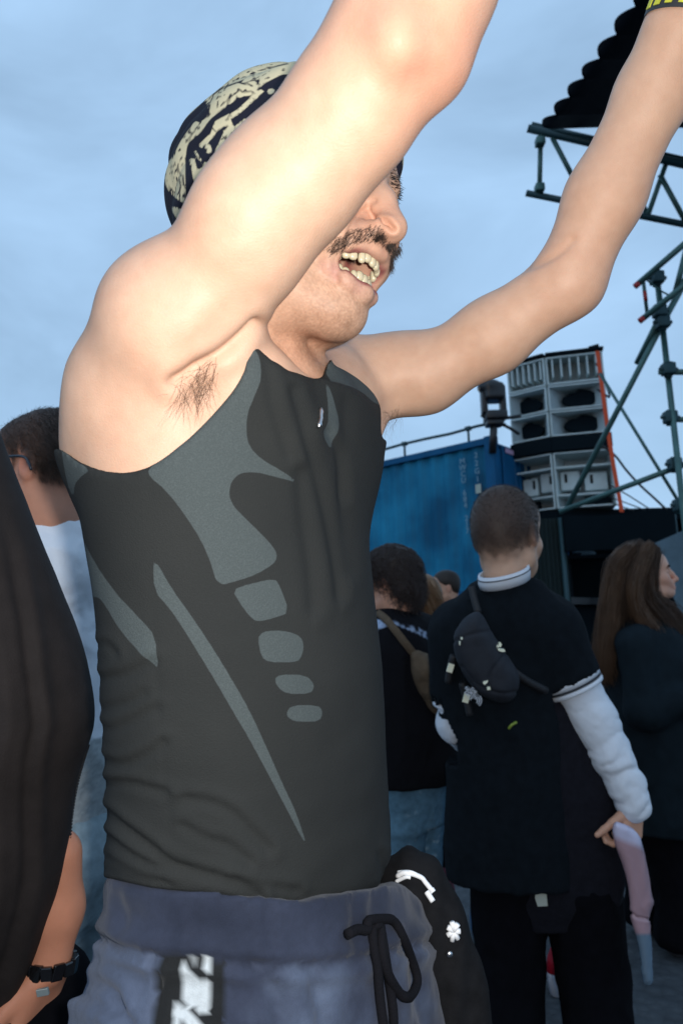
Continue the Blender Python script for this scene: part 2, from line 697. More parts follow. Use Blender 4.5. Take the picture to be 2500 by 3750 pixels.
def head_shape(fd, H, ears=True, mouth=True, cheek=1.0):
    A, k = H.axes, H.k
    E = lambda f, l, u, r, kk=0.02, cut=False: fd.ell(H.w(f, l, u), np.array(r) * k, A, kk * k, cut)
    J = lambda f, l, u, r, kk=0.02, cut=False: fd.ell(H.j(f, l, u), np.array(r) * k, A, kk * k, cut)
    E(-.006, 0, .030, (.098, .076, .088), .01)
    E(-.035, 0, -.01, (.065, .062, .07), .03)
    E(.040, 0, -.030, (.052, .058, .075), .03)
    E(.050, 0, .045, (.046, .058, .045), .03)
    fd.rod(H.w(.083, -.034, .018), H.w(.083, .034, .018), .012 * k, .012 * k, .018 * k)
    for q in (-1, 1):
        E(.056, q * .046, -.030, (.026, .019, .019), .022)
        E(.072, q * .033, -.048, (.017, .017, .017 * cheek), .016)
        fd.chain([H.w(-.002, q * .058, -.03), H.j(.004, q * .047, -.070), H.j(.044, q * .031, -.084), H.j(.072, q * .011, -.094)],
                 np.array([.016, .017, .016, .015]) * k, .028 * k)
    J(.074, 0, -.089, (.020, .022, .016), .015)
    J(.040, 0, -.076, (.040, .037, .021), .02)
    # upper jaw and the ridge of the lips
    E(.080, 0, -.056, (.023, .034, .018), .014)
    # eyes
    for q in (-1, 1):
        E(.097, q * .033, .000, (.013, .018, .011), .014, True)
        E(.078, q * .032, -.003, (.013, .0155, .012), .003)
    # nose
    fd.chain([H.w(.090, 0, .012), H.w(.103, 0, -.014), H.w(.115, 0, -.040)], np.array([.0085, .0085, .0105]) * k, .012 * k)
    E(.112, 0, -.044, (.011, .010, .009), .006)
    for q in (-1, 1):
        E(.099, q * .0135, -.047, (.013, .0075, .009), .006)
        E(.104, q * .0080, -.0575, (.0075, .0046, .0080), .003, True)
    if mouth:
        if H.jaw > 0.05:
            # the mouth, open between the lips
            fd.ell(0.5 * (H.w(.096, 0, -.0605) + H.j(.092, 0, -.0715)), np.array([.030, .0295, .0160]) * k, A, .004 * k, True)
            fd.ell(0.5 * (H.w(.068, 0, -.0595) + H.j(.064, 0, -.0705)), np.array([.034, .024, .0175]) * k, A, .004 * k, True)
        up = [(.078, .032, -.0630), (.092, .018, -.0595), (.0995, .006, -.0580), (.099, 0, -.0590), (.0995, -.006, -.0580), (.092, -.018, -.0595), (.078, -.032, -.0630)]
        fd.chain([H.w(*q) for q in up], np.array([.0035, .0043, .0048, .0045, .0048, .0043, .0035]) * k, .005 * k)
        dn = [(.078, .032, -.0650), (.091, .018, -.0725), (.097, 0, -.0755), (.091, -.018, -.0725), (.078, -.032, -.0650)]
        fd.chain([H.j(*q) for q in dn], np.array([.0038, .0058, .0068, .0058, .0038]) * k, .006 * k)
        for q in (-1, 1):
            fd.rod(H.w(.078, q * .0325, -.0630), H.j(.078, q * .0325, -.0650), .0042 * k, .0042 * k, .006 * k)
    if ears:
        for q in (-1, 1):
            fd.ell(H.w(-.008, q * .079, -.012), np.array([.018, .0065, .030]) * k, A, .008 * k)
            fd.ell(H.w(-.003, q * .087, -.012), np.array([.009, .006, .016]) * k, A, .004 * k, True)


def hand(fd, W, d, palm_n, side, curl=0.5, k=1.0, spread=0.18, step=0.01):
    """palm and five bent fingers; W wrist, d along the hand, palm_n out of the palm, side towards the thumb"""
    d, n, t = nrm(d), nrm(palm_n), nrm(side)
    W = np.asarray(W, float)
    c = lambda a, b, e: W + k * (a * d + b * t + e * n)
    for q in (-.026, -.009, .009, .026):
        fd.rod(c(.012, q * .8, 0), c(.085, q, 0), .015 * k, .0125 * k, .012 * k)
    ln = [(.026, .068, .0088), (.009, .078, .0090), (-.009, .072, .0086), (-.026, .056, .0078)]
    for q, L, r in ln:
        p = c(.085, q, 0)
        a, pts, rad = 0.15 * curl, [p], [r * k]
        for seg, fr in enumerate((.45, .31, .24)):
            a += curl * (0.75, 0.95, 0.7)[seg]
            p = p + k * L * fr * (math.cos(a) * d + math.sin(a) * n + spread * q / .026 * 0.4 * t)
            pts.append(p); rad.append(r * k * (0.95, .88, .74)[seg])
        fd.chain(pts, rad, .0025 * k)
    p0 = c(.02, .026, .006)
    p1 = p0 + k * .042 * nrm(d * .75 + t * .7 + n * .4 * curl)
    p2 = p1 + k * .032 * nrm(d * .9 + t * .25 + n * .8 * curl)
    p3 = p2 + k * .024 * nrm(d * .9 + n * 1.0 * curl)
    fd.chain([p0, p1, p2, p3], np.array([.015, .0115, .0100, .0082]) * k, .006 * k)


SKIN = np.array([0.57, 0.352, 0.243])


def face_tint(H, V, base, lips=(0.52, 0.16, 0.15), stubble=0.0, brow=True, mouth=False):
    f, l, u = H.loc(V)
    C = np.tile(np.asarray(base, float), (len(V), 1))
    near = (np.abs(f) < .2) & (np.abs(l) < .15) & (np.abs(u) < .2)
    def blend(w, col):
        nonlocal C
        w = np.clip(w, 0, 1)[:, None]
        C = C * (1 - w) + np.asarray(col) * w
    g = lambda x, s: np.exp(-(x / s) ** 2)
    # ruddy cheeks and nose
    w = near * (g(f - .10, .03) * g(l, .03) * g(u + .04, .03) * .6 + g(f - .065, .04) * g(np.abs(l) - .045, .025) * g(u + .035, .03) * .35)
    blend(w, np.asarray(base) * np.array([.92, .66, .62]))
    if stubble:
        a = g(np.abs(l), .07)
        low = 1 / (1 + np.exp((u + .070) / .006)) * (f > -.01) / (1 + np.exp(-(u + .150) / .006))
        n = 0.65 + 0.5 * vnoise(V, 900) + .3 * vnoise(V, 90)
        blend(near * low * a * stubble * np.clip(n, 0, 1.3), np.asarray(base) * np.array([.50, .47, .44]))
    if mouth:
        for (a0, b0, rad) in (((.096, -.0605), (.092, -.0715), (.030, .0295, .0160)), ((.068, -.0595), (.064, -.0705), (.034, .024, .0175))):
            q = (V - 0.5 * (H.w(a0[0], 0, a0[1]) + H.j(b0[0], 0, b0[1]))) / H.k
            e = np.sqrt((q @ H.f / rad[0]) ** 2 + (q @ H.l / rad[1]) ** 2 + (q @ H.u / rad[2]) ** 2)
            blend(near / (1 + np.exp((e - 1.0) / .03)) / (1 + np.exp((q @ H.f - .006) / .0015)), (0.20, 0.04, 0.04))
    # lips: bands round the mouth
    cu = 0.5 * (H.loc(H.w(.097, 0, -.069)[None])[2] + H.loc(H.j(.092, 0, -.084)[None])[2])
    up = [H.w(*q) for q in ((.078, .032, -.0630), (.092, .018, -.0595), (.0995, 0, -.0585), (.092, -.018, -.0595), (.078, -.032, -.0630))]
    dn = [H.j(*q) for q in ((.078, .032, -.0650), (.091, .018, -.0725), (.097, 0, -.0755), (.091, -.018, -.0725), (.078, -.032, -.0650))]
    for pts, rr in ((up, .0040), (dn, .0060)):
        dm = np.full(len(V), 9.0)
        for a, b in zip(pts[:-1], pts[1:]):
            e = b - a
            t = np.clip((V - a) @ e / (e @ e), 0, 1)
            dm = np.minimum(dm, np.linalg.norm(V - a - t[:, None] * e, axis=1))
        blend(near / (1 + np.exp((dm / H.k - rr) / .0014)) * .7, lips)
    # ears and eyelids
    blend(near * g(np.abs(l) - .08, .010) * g(u + .012, .028) * g(f + .008, .02) * .5, np.asarray(base) * np.array([1.0, .62, .58]))
    blend(near * g(f - .092, .012) * g(np.abs(l) - .033, .014) * g(u + .009, .0022) * .9, (.03, .02, .018))
    return C


def hair_on(V, N, sel, n, length, r, flow, up=0.4, jitter=0.35, k=4, lift=0.0, seed=1):
    """short hairs rooted on chosen vertices"""
    g = np.random.default_rng(seed)
    idx = np.nonzero(sel)[0]
    if len(idx) == 0:
        return np.zeros((0, k, 3))
    i = idx[g.integers(0, len(idx), n)]
    root = V[i] + g.normal(0, 0.0012, (n, 3))
    fl = flow(V[i], N[i]) if callable(flow) else np.asarray(flow, float)
    fl = np.broadcast_to(fl, (n, 3))
    d = up * N[i] + fl + g.normal(0, jitter, (n, 3)) * 0.5
    d /= np.linalg.norm(d, axis=1, keepdims=True)
    bend = fl * 0.5
    L = length * (0.6 + 0.6 * g.random(n))
    t = np.linspace(0, 1, k)
    S = root[:, None, :] + L[:, None, None] * (t[None, :, None] * d[:, None, :] + (t ** 2)[None, :, None] * bend[:, None, :] * 0.6)
    return S + lift * N[i][:, None, :]


# ================================================================== MAIN MAN
# torso rows measured on the photograph: photo row, left and right edge of the tank top
D0 = 0.70
BODY_YAW = 30.0
FW = np.array([math.cos(R(BODY_YAW)), -math.sin(R(BODY_YAW)), 0])
RT = np.array([-math.sin(R(BODY_YAW)), -math.cos(R(BODY_YAW)), 0])


def rows(tab, d=D0, ra=1.45, yaw=BODY_YAW):
    s, c = math.sin(R(yaw)), math.cos(R(yaw))
    g = math.sqrt(ra * ra * s * s + c * c)
    fw, rt = np.array([c, -s, 0]), np.array([-s, -c, 0])
    an = np.linspace(0, 2 * math.pi, 90)
    out = []
    for (y, xl, xr) in tab:
        ml, mr = xl, xr
        z = None
        for _ in range(7):
            A, B = P(ml, y, d), P(mr, y, d)
            m = (A + B) / 2
            b = np.linalg.norm(B - A) / 2 / g
            a = ra * b
            z = m[2]
            ring = m + np.outer(np.cos(an) * b, fw) + np.outer(np.sin(an) * a, rt)
            ex = proj(ring)[0]
            ml += (xl - ex.min()) * .8
            mr += (xr - ex.max()) * .8
        out.append((m[2], m[0], m[1], a, b))
    return out


TORSO = rows([(3500, 520, 1330), (3300, 440, 1390), (3165, 372, 1440), (2980, 376, 1430), (2808, 385, 1419), (2630, 372, 1410), (2450, 360, 1401),
              (2227, 342, 1379), (2004, 300, 1356), (1825, 278, 1346), (1700, 268, 1346), (1600, 290, 1352), (1500, 360, 1355)])

TORSO_B = [(z, x, y, a - (.014 if z < 1.22 else 0), b - (.014 if z < 1.22 else 0)) for (z, x, y, a, b) in TORSO]
man = thing('person', 'laughing man in charcoal tank top and paisley bandana with both arms raised', 'person',
            tuple(P(900, 3400, D0)[:2]) + (0.0,))

HM = HeadFrame((0, 0, 0), 34, 5, 0, 1.07, 10)
HM.O = P(1475, 832, 0.60) - (HM.w(.123, 0, -.043) - HM.O)

SR = P(652, 1178, .565)
SL = P(1235, 1385, .85)
NB = P(1010, 1440, .70)      # base of the neck
arm_r = [SR, P(895, 905, .535), P(1120, 618, .51), P(1284, 410, .49), P(1468, 142, .47)]
arm_r_r = [.053, .0440, .0430, .0435, .0450]
fore_r = [P(1465, 140, .47), P(1560, -90, .46), P(1690, -450, .45), P(1850, -900, .445), P(1940, -1180, .44)]
fore_r_r = [.0455, .0465, .042, .033, .029]
arm_l = [SL, P(1560, 1372, .83), P(1800, 1232, .80), P(2075, 1035, .76)]
arm_l_r = [.052, .0430, .0415, .0365]
fore_l = [P(2075, 1035, .76), P(2211, 722, .73), P(2395, 332, .69), P(2482, 110, .66), P(2545, -70, .645)]
fore_l_r = [.0375, .0385, .0350, .0295, .0275]


def upper_body(fd, off=0.0, arms=True):
    fd.loft(TORSO if off > 0 else TORSO_B, FW, 0.0, off - .006)
    # shoulder girdle, chest, back
    fd.chain([NB, P(700, 1330, .61), SR], [.048 + off, .050 + off, .054 + off], .035)
    fd.chain([NB, P(1180, 1430, .79), SL], [.046 + off, .048 + off, .050 + off], .035)
    fd.ell(P(760, 1620, .66), np.array([.080, .10, .085]) + off, np.stack([FW, RT, [0, 0, 1]]), .06)
    fd.ell(P(1070, 1660, .76), np.array([.080, .10, .075]) + off, np.stack([FW, RT, [0, 0, 1]]), .06)
    # broad back muscle running from the ribs up to the raised arm, and the rim of the armpit
    fd.chain([P(440, 1830, .68), P(452, 1620, .64), P(478, 1420, .605), P(600, 1225, .578)],
             np.array([.026, .040, .042, .043]) + off, .04)
    fd.chain([P(960, 1580, .62), P(900, 1420, .595), P(790, 1330, .59)], np.array([.038, .034, .030]) + off, .025)
    fd.chain([P(1215, 1650, .76), P(1265, 1550, .79), P(1375, 1450, .82)], np.array([.032, .030, .030]) + off, .03)


lo = np.array([-0.40, 0.32, 1.05]); hi = np.array([0.52, 1.02, 2.32])
hc = HM.O
fine = [((hc[0] - .02, hc[0] + .15, .0018), (hc[1] - .13, hc[1] + .02, .0022), (hc[2] - .18, hc[2] + .06, .0018))]
fd = Field(lo, hi, .0036, fine)
upper_body(fd)
fd.ell(SR, (.054, .054, .056), None, .03)
fd.chain(arm_r, arm_r_r, .02)
fd.chain(fore_r, fore_r_r, .02)
fd.ell(P(1590, 235, .475), (.018, .018, .020), None, .02)          # point of the elbow
fd.ell(P(1000, 700, .525), (.055, .042, .046), np.stack([nrm(arm_r[3] - arm_r[1]), nrm(np.cross(arm_r[3] - arm_r[1], _f)), _f]), .03)
fd.chain(arm_l, arm_l_r, .02)
fd.chain(fore_l, fore_l_r, .02)
fd.ell(P(1470, 1365, .84), (.046, .044, .042), None, .03)           # far deltoid
fd.ell(P(2132, 1048, .765), (.014, .014, .016), None, .018)
hand(fd, fore_r[-1], fore_r[-1] - fore_r[-2], -RT * .3 + FW, -_f + .3 * _r, .35)
hand(fd, fore_l[-1], fore_l[-1] - fore_l[-2], FW, _f * -1, .35)
# hollow of the armpit
fd.rod(P(730, 1440, .505), P(860, 1280, .515), .020, .012, .03, cut=True)
fd.rod(P(1440, 1560, .77), P(1470, 1500, .78), .012, .010, .03, cut=True)
# neck
skull_b = HM.w(-.03, 0, -.05)
fd.chain([NB + np.array([0, 0, -.03]), HM.w(-.034, 0, -.10), HM.w(-.04, 0, -.05)], [.054, .047, .052], .022)
fd.chain([P(1120, 1430, .665), P(990, 1150, .63), HM.w(-.04, .056, -.06)], [.012, .015, .016], .018)
fd.chain([P(1150, 1430, .69), HM.w(-.012, -.03, -.13), HM.w(-.03, -.055, -.06)], [.012, .014, .016], .016)
fd.ell(HM.w(.012, 0, -.150), (.010, .010, .014), None, .015)      # throat
fd.ell(P(1452, 148, .432), (.014, .014, .016), None, .018)
head_shape(fd, HM, cheek=1.15)
V, Q = biggest(*fd.mesh())
V = relax(V, Q, 2, .5)
NV = normals(V, Q)
px, py, pz = proj(V)
fr = ((NV * (V - CAM)).sum(1) < .1) & (pz < .66)
d3, _s = line_sd(px, py, spline([(1900, 985), (1965, 968), (2040, 930), (2095, 880)], 12))
el = -.0028 * np.exp(-(d3 / 15) ** 2) * ((NV * (V - CAM)).sum(1) < .1) * (pz > .66)
dl, sd_ = line_sd(px, py, spline([(640, 1395), (700, 1368), (790, 1310), (870, 1245), (935, 1185)], 20))
gr = -.0065 * np.exp(-(dl / 20) ** 2) + .0025 * np.exp(-((dl - 52) / 36) ** 2)
hol = -.012 * np.exp(-(((px - 745) / 70) ** 2 + ((py - 1420) / 95) ** 2))
sm = 0
for pts_, w_, a_ in (([(1345, 762), (1310, 790), (1280, 845), (1262, 910), (1250, 985)], 9, .0022), ([(1238, 880), (1226, 960), (1232, 1030)], 10, .0013), ([(1375, 800), (1355, 778), (1352, 750), (1372, 735)], 8, .0016), ([(1402, 812), (1420, 818), (1438, 838)], 8, .0050)):
    dn_, s_n = line_sd(px, py, spline(pts_, 14))
    sm = sm + a_ * (-np.exp(-(dn_ / w_) ** 2) + .5 * np.exp(-((dn_ - 2.2 * w_) / (1.6 * w_)) ** 2))
sm = sm * ((NV * (V - CAM)).sum(1) < .1) * (np.linalg.norm(V - HM.O, axis=1) < .2) * (pz > .54)
V = V + NV * ((gr + hol) * fr + el + sm)[:, None]
V = relax(V, Q, 1, .4)
V0, Q0 = V, Q
C = face_tint(HM, V, SKIN, lips=(.52, .25, .23), stubble=.75, mouth=True)
nz = fbm(V, 14, 3, 5)[:, None]
C *= 1 + nz * np.array([.04, .09, .11])
C *= 1 + (vnoise(V, 240, 3) * .5 + vnoise(V, 110, 4))[:, None] * np.array([.02, .04, .05])
for (px, py, d, rr, w) in ((1530, 190, .46, .055, .55), (1440, 120, .45, .04, .35), (1640, 245, .47, .04, .4), (2100, 1010, .76, .06, .3), (560, 1300, .55, .05, .2)):
    g = np.exp(-(np.linalg.norm(V - P(px, py, d), axis=1) / rr) ** 2)[:, None] * w
    C = C * (1 - g) + C * np.array([.98, .76, .72]) * g
# warmer neck
g = np.exp(-(np.linalg.norm(V - P(1080, 1250, .64), axis=1) / .06) ** 2)[:, None] * .5
C = C * (1 - g) + C * np.array([.98, .80, .70]) * g
fq_, lq_, uq_ = HM.loc(V)
mq, _s = line_sd(lq_, uq_, [(.037, -.066), (.031, -.0580), (.020, -.0520), (.009, -.0495), (0, -.0500), (-.009, -.0495), (-.020, -.0520), (-.028, -.0565)])
g = (np.clip((.0055 - mq) / .002, 0, 1) * (fq_ > .066) * (fq_ < .112) * .40 * np.clip(.8 + vnoise(V, 300), 0, 1))[:, None]
C = C * (1 - g) + np.array([.06, .04, .032]) * g
body = mobj('body', V, Q, M['skin'], man, attrs={'tint': C})
NV = normals(V, Q)

# ---- teeth, tongue
M['tooth'] = mat('tooth', (.56, .49, .33), rough=.25, spec=.6, sss=.1)
M['tongue'] = mat('tongue', (.42, .08, .09), rough=.3, spec=.6, sss=.1)
tooth_me = None


def tooth(c, w, h, t, A, parent):
    bm = bmesh.new()
    bmesh.ops.create_icosphere(bm, subdivisions=2, radius=1.0)
    for v in bm.verts:
        q = np.array(v.co[:])
        q = np.sign(q) * np.abs(q) ** .75
        q[0] *= t; q[1] *= w * (1 - .12 * q[2]); q[2] *= h
        v.co = Vector(c + q @ A)
    bm.verts.index_update()
    Vt = np.array([v.co[:] for v in bm.verts]); Ft = [[v.index for v in f.verts] for f in bm.faces]
    bm.free()
    return mobj('tooth', Vt, Ft, M['tooth'], parent)


for q in range(-5, 6):
    a = q * .235
    w = .0046 if abs(q) <= 1 else .0042
    for fn, z0, hh in ((HM.w, -.0648, .0064), (HM.j, -.0645, .0054)):
        if fn is HM.j and abs(q) > 4:
            continue
        l0 = (.0265 if fn is HM.w else .0250) * math.sin(a) / math.sin(1.17)
        f0 = (.0975 if fn is HM.w else .0945) - .030 * (1 - math.cos(a))
        c = fn(f0 + .0006 * math.sin(q * 3.7), l0, z0 + .0012 * math.sin(q * 2.1))
        ff = HM.f * math.cos(a) + HM.l * math.sin(a)
        ll = -HM.f * math.sin(a) + HM.l * math.cos(a)
        tooth(c, w * (.96 if abs(q) != 2 else .82), hh * (1 - .12 * (abs(q) % 2)), .0030, np.stack([ff, ll, HM.u]), man)
M['gum'] = mat('gum', (.50, .17, .16), rough=.3, spec=.5, sss=.1)
for fn, z0 in ((HM.w, -.0585), (HM.j, -.0710)):
    arc = [fn((.0950 if fn is HM.w else .0915) - .030 * (1 - math.cos(a)), .0255 * math.sin(a) / math.sin(1.17), z0) for a in np.linspace(-1.3, 1.3, 17)]
    mobj('gum', *tube(arc, .0042, 8), M['gum'], man)
ft = Field(HM.O - .18, HM.O + .18, .0025)
ft.ell(HM.j(.066, 0, -.072), (.026, .019, .0065), HM.axes, .0)
Vt, Qt = ft.mesh()
mobj('tongue', Vt, Qt, M['tongue'], man)

# ---- moustache, eyebrows, armpit hair
f_, l_, u_ = HM.loc(V)
mp = [(.037, -.066), (.031, -.0580), (.020, -.0520), (.009, -.0495), (0, -.0500), (-.009, -.0495), (-.020, -.0520), (-.028, -.0565)]
md_, _s = line_sd(l_, u_, mp)
sel = (md_ < .0046) & (f_ > .066) & (f_ < .112) & (NV @ HM.u < .8) & (NV @ HM.f > -.3)
S = hair_on(V, NV, sel, 2200, .0042, .0002, lambda v, n: -HM.u * .9 + np.sign((v - HM.O) @ HM.l)[:, None] * HM.l * .8, .2, .3, 4, 0, 3)
mobj('moustache', *strands(S, .00016), M.setdefault('stache', mat('moustache_hair', (.04, .026, .02), rough=.6)), man, kind='stuff')
for q in (-1, 1):
    sel = (f_ > .05) & (np.abs(u_ - .0185 + .12 * np.maximum(np.abs(l_) - .03, 0)) < .0055) & (l_ * q > .010) & (l_ * q < .052)
    S = hair_on(V, NV, sel, 300, .0040, .0003, lambda v, n: HM.l * q * .9 + HM.u * .3, .1, .2, 4, 0, 4)
    mobj('eyebrow', *strands(S, .0003), M['hair'], man)
    sel = (f_ > .07) & (np.abs(u_ + .0095) < .0016) & (l_ * q > .020) & (l_ * q < .046)
    S = hair_on(V, NV, sel, 60, .005, .0003, HM.f * .8 - HM.u * .5, .3, .2, 4, 0, 6)
    mobj('eyelashes', *strands(S, .00025), M['hair'], man)
px, py, pz = proj(V)
M['pit_hair'] = mat('pit_hair', (.10, .055, .03), rough=.6)
for (poly, n, flow, nm) in (([(650, 1400), (720, 1330), (800, 1300), (790, 1380), (750, 1480), (700, 1540), (660, 1480)], 260, P(700, 1560, .6) - P(780, 1330, .6), 1),
                            ([(1395, 1500), (1470, 1480), (1480, 1530), (1430, 1590), (1395, 1580)], 80, P(1400, 1600, .8) - P(1480, 1470, .8), 2)):
    sd = poly_sd(px, py, poly)
    sel = (sd < 0) & ((NV * (V - CAM)).sum(1) < 0) & (pz < .95)
    S = hair_on(V, NV, sel, n, .021, .0003, nrm(flow) * .9, .2, 1.0, 6, 0, 8 + nm)
    if len(S):
        mobj('armpit_hair', *strands(S, .00009), M['pit_hair'], man)

# ---- bandana
Zb = lambda x, y: (600 + x * .3508, 220 + y * .3508)
fb = Field(HM.O - .17, HM.O + .17, .0032)
A = HM.axes
fb.ell(HM.w(-.014, 0, .038), np.array([.116, .088, .103]), A, 0)
fb.ell(HM.w(-.068, .0, .055), np.array([.060, .066, .062]), A, .03)
fb.ell(HM.w(-.045, 0, -.005), np.array([.068, .072, .075]), A, .03)
fb.ell(HM.w(.050, 0, .050), np.array([.056, .066, .050]), A, .03)
fb.ell(HM.w(-.080, -.01, .035), np.array([.022, .04, .05]), A, .03)
idx, Vg = fb.where(.02)
g_f, g_l, g_u = HM.loc(Vg)
low = .045 + (g_f - .1) * .60
fb.a[idx] = np.maximum(fb.a[idx], (low - g_u) * .9)
fb.sheet(.006)
Vb, Qb = biggest(*fb.mesh())
Vb = relax(Vb, Qb, 1, .5)
Nb = normals(Vb, Qb)
bf, bl, bu = HM.loc(Vb)
# folds of the wrapped cloth run from the brow back to the knot
t1 = bu * .82 - bf * .50
fold = np.abs(np.sin(t1 * 75 + 2.0 * fbm(Vb, 12, 2, 3))) * .0035 + np.abs(fbm(Vb, 20, 2, 9)) * .005
Vb = Vb + Nb * fold[:, None]
bx, by, bz = proj(Vb)
bx, by = 1000 + (bx - 1000) * .925, 620 + (by - 620) * .925
cream = np.full(len(Vb), 60.0)
S1 = [(110, 860), (130, 640), (250, 480), (400, 340), (560, 400), (430, 520), (290, 650), (230, 740), (170, 770)]
S2 = [(420, 330), (560, 240), (900, 160), (1120, 100), (1500, 20), (1480, 110), (1300, 230), (1240, 215), (1020, 330), (940, 430), (840, 430), (640, 570), (540, 650), (500, 700),
      (440, 790), (350, 860), (310, 900), (290, 1100), (300, 1480), (220, 1440), (110, 1330), (90, 1200), (120, 1080), (180, 1010), (250, 860),
      (340, 740), (390, 670), (430, 690), (500, 640), (520, 560), (480, 470), (430, 520)]
S5 = [(160, 1480), (330, 1560), (240, 1660), (170, 1560)]
for poly in (S1, S2, S5):
    cream = np.minimum(cream, poly_sd(bx, by, smooth_poly([Zb(*q) for q in poly], 1)))
for pts, w in (([(450, 910), (560, 800), (600, 690), (650, 660), (800, 590), (1020, 390)], 24), ([(600, 730), (640, 700), (700, 680)], 40), ([(480, 1140), (560, 1050), (640, 920), (700, 780), (740, 740)], 34),
               ([(620, 990), (720, 990), (790, 930)], 20), ([(740, 860), (800, 870), (900, 800)], 26), ([(800, 740), (870, 680), (960, 650)], 30),
               ([(390, 970), (430, 1040), (480, 1090)], 12), ([(360, 1060), (385, 1160), (400, 1250), (440, 1310)], 28), ([(480, 1140), (400, 1190)], 28),
               ([(1110, 390), (1130, 385)], 26), ([(1060, 530), (1090, 510)], 24), ([(420, 1290), (460, 1290)], 34), ([(510, 920), (520, 960)], 30), ([(600, 1150), (680, 1060)], 12)):
    d, _s = line_sd(bx, by, [Zb(*q) for q in pts])
    cream = np.minimum(cream, d - w * .3508)
dark = np.full(len(Vb), 60.0)
for pts, w in [([(180 + 62 * i - (8 * i if i < 6 else 48), 640 - 62 * i), (222 + 62 * i - (8 * i if i < 6 else 48), 690 - 62 * i)], 13) for i in range(6)] + [
        ([(480, 460), (420, 560), (390, 650)], 12), ([(480, 470), (530, 520), (510, 640)], 8), ([(300, 880), (430, 700), (560, 440)], 5), ([(150, 1120), (220, 1090), (280, 1100)], 7),
        ([(150, 1180), (210, 1150), (270, 1210), (280, 1300)], 8), ([(190, 1220), (230, 1230), (250, 1290), (240, 1350)], 8), ([(130, 1300), (190, 1370), (290, 1400)], 7),
        ([(560, 420), (640, 360), (800, 300), (930, 330)], 7), ([(640, 520), (720, 440), (830, 380)], 6), ([(930, 180), (960, 260), (1000, 330)], 9), ([(1000, 190), (1100, 160), (1280, 120)], 6), ([(110, 1380), (200, 1470), (330, 1550)], 16)]:
    d, _s = line_sd(bx, by, [Zb(*q) for q in pts])
    dark = np.minimum(dark, d - w * .3508)
speck = vnoise(Vb, 330, 2) - .42
cream = np.maximum(cream, -dark)
cream = np.maximum(cream, np.where(speck > 0, 8 * speck, -3))
vis = (((Vb - CAM) * normals(Vb, Qb)).sum(1) < .02) & (bl > -.08)
swirl = np.sin(fbm(Vb, 26, 3, 1) * 14) - .15
pat = np.where(vis & (bx < 1160), -cream / 2.0, swirl * 3)
nt_m = mat('bandana', (.010, .011, .022), rough=.85, spec=.2, bump=.25, bscale=1200)
nd, lk = nt_m.node_tree.nodes, nt_m.node_tree.links
at = nd.new('ShaderNodeAttribute'); at.attribute_name = 'pattern'
rp = nd.new('ShaderNodeMapRange'); rp.inputs['From Min'].default_value = -.9; rp.inputs['From Max'].default_value = .9
lk.new(at.outputs['Fac'], rp.inputs['Value'])
mx = nd.new('ShaderNodeMix'); mx.data_type = 'RGBA'
mx.inputs['A'].default_value = (.010, .011, .022, 1); mx.inputs['B'].default_value = (.60, .54, .36, 1)
lk.new(rp.outputs['Result'], mx.inputs['Factor'])
lk.new(mx.outputs['Result'], nd['Principled BSDF'].inputs['Base Color'])
mobj('bandana', Vb, Qb, nt_m, man, attrs={'pattern': pat}, label='cream and navy paisley bandana tied over the hair')

# ---- tank top
Z6 = lambda pts: [(200 + x * .893, 1200 + y * .893) for x, y in pts]
SKIN_R = [(919, 1200), (905, 1330), (880, 1395), (825, 1468), (736, 1566), (646, 1646), (557, 1709), (468, 1736), (379, 1727), (307, 1700), (254, 1664), (215, 1640), (60, 1625), (60, 600), (919, 600)]
SKIN_N = [(905, 1100), (921, 1235), (950, 1290), (1048, 1362), (1120, 1385), (1184, 1390), (1192, 1334), (1210, 1322), (1210, 1000), (905, 1000)]
SKIN_L = [(1196, 1322), (1290, 1368), (1362, 1432), (1392, 1486), (1394, 1530), (1392, 1580), (1400, 1620), (1800, 1640), (1800, 900), (1196, 900)]
lo = np.array([-0.36, 0.40, 1.02]); hi = np.array([0.16, 1.0, 1.75])
fs = Field(lo, hi, .0032)
upper_body(fs, .005)
fs.chain([NB + np.array([0, 0, -.03]), HM.w(-.015, 0, -.10)], [.064, .059], .03)
idx, Vg = fs.where(.02)
gx, gy, gz = proj(Vg)
mid = (P(850, 1600, D0) - Vg) @ nrm(RT)                     # how far behind the middle plane of the trunk
cut_r = np.maximum(-poly_sd(gx, gy, smooth_poly(SKIN_R, 2)), -9e9) * gz / F
cut_r = np.minimum(cut_r, .012 - mid)                      # only the near side
cut_n = -poly_sd(gx, gy, smooth_poly(SKIN_N, 2)) * gz / F
cut_l = -poly_sd(gx, gy, smooth_poly(SKIN_L, 1)) * gz / F
cut_l = np.minimum(cut_l, mid + .05)
back = .05 - np.linalg.norm(Vg - (SL + FW * -.02), axis=1) + .055
a = fs.a[idx]
a = np.maximum(a, cut_r)
a = np.maximum(a, cut_n)
a = np.maximum(a, cut_l)
a = np.maximum(a, np.minimum(back, mid - .06) * .9)
hem = (gy - np.interp(gx, [300, 390, 560, 750, 1000, 1120, 1250, 1440, 1520], [3200, 3215, 3252, 3272, 3302, 3306, 3292, 3242, 3215])) * gz / F * .9
a = np.maximum(a, hem)
fs.a[idx] = a
Vs, Qs = biggest(*fs.mesh())
Vs = relax(Vs, Qs, 1, .4)
Ns = normals(Vs, Qs)
sx, sy, sz = proj(Vs)
front = ((Vs - CAM) * Ns).sum(1) < .05
panel = np.full(len(Vs), 60.0)
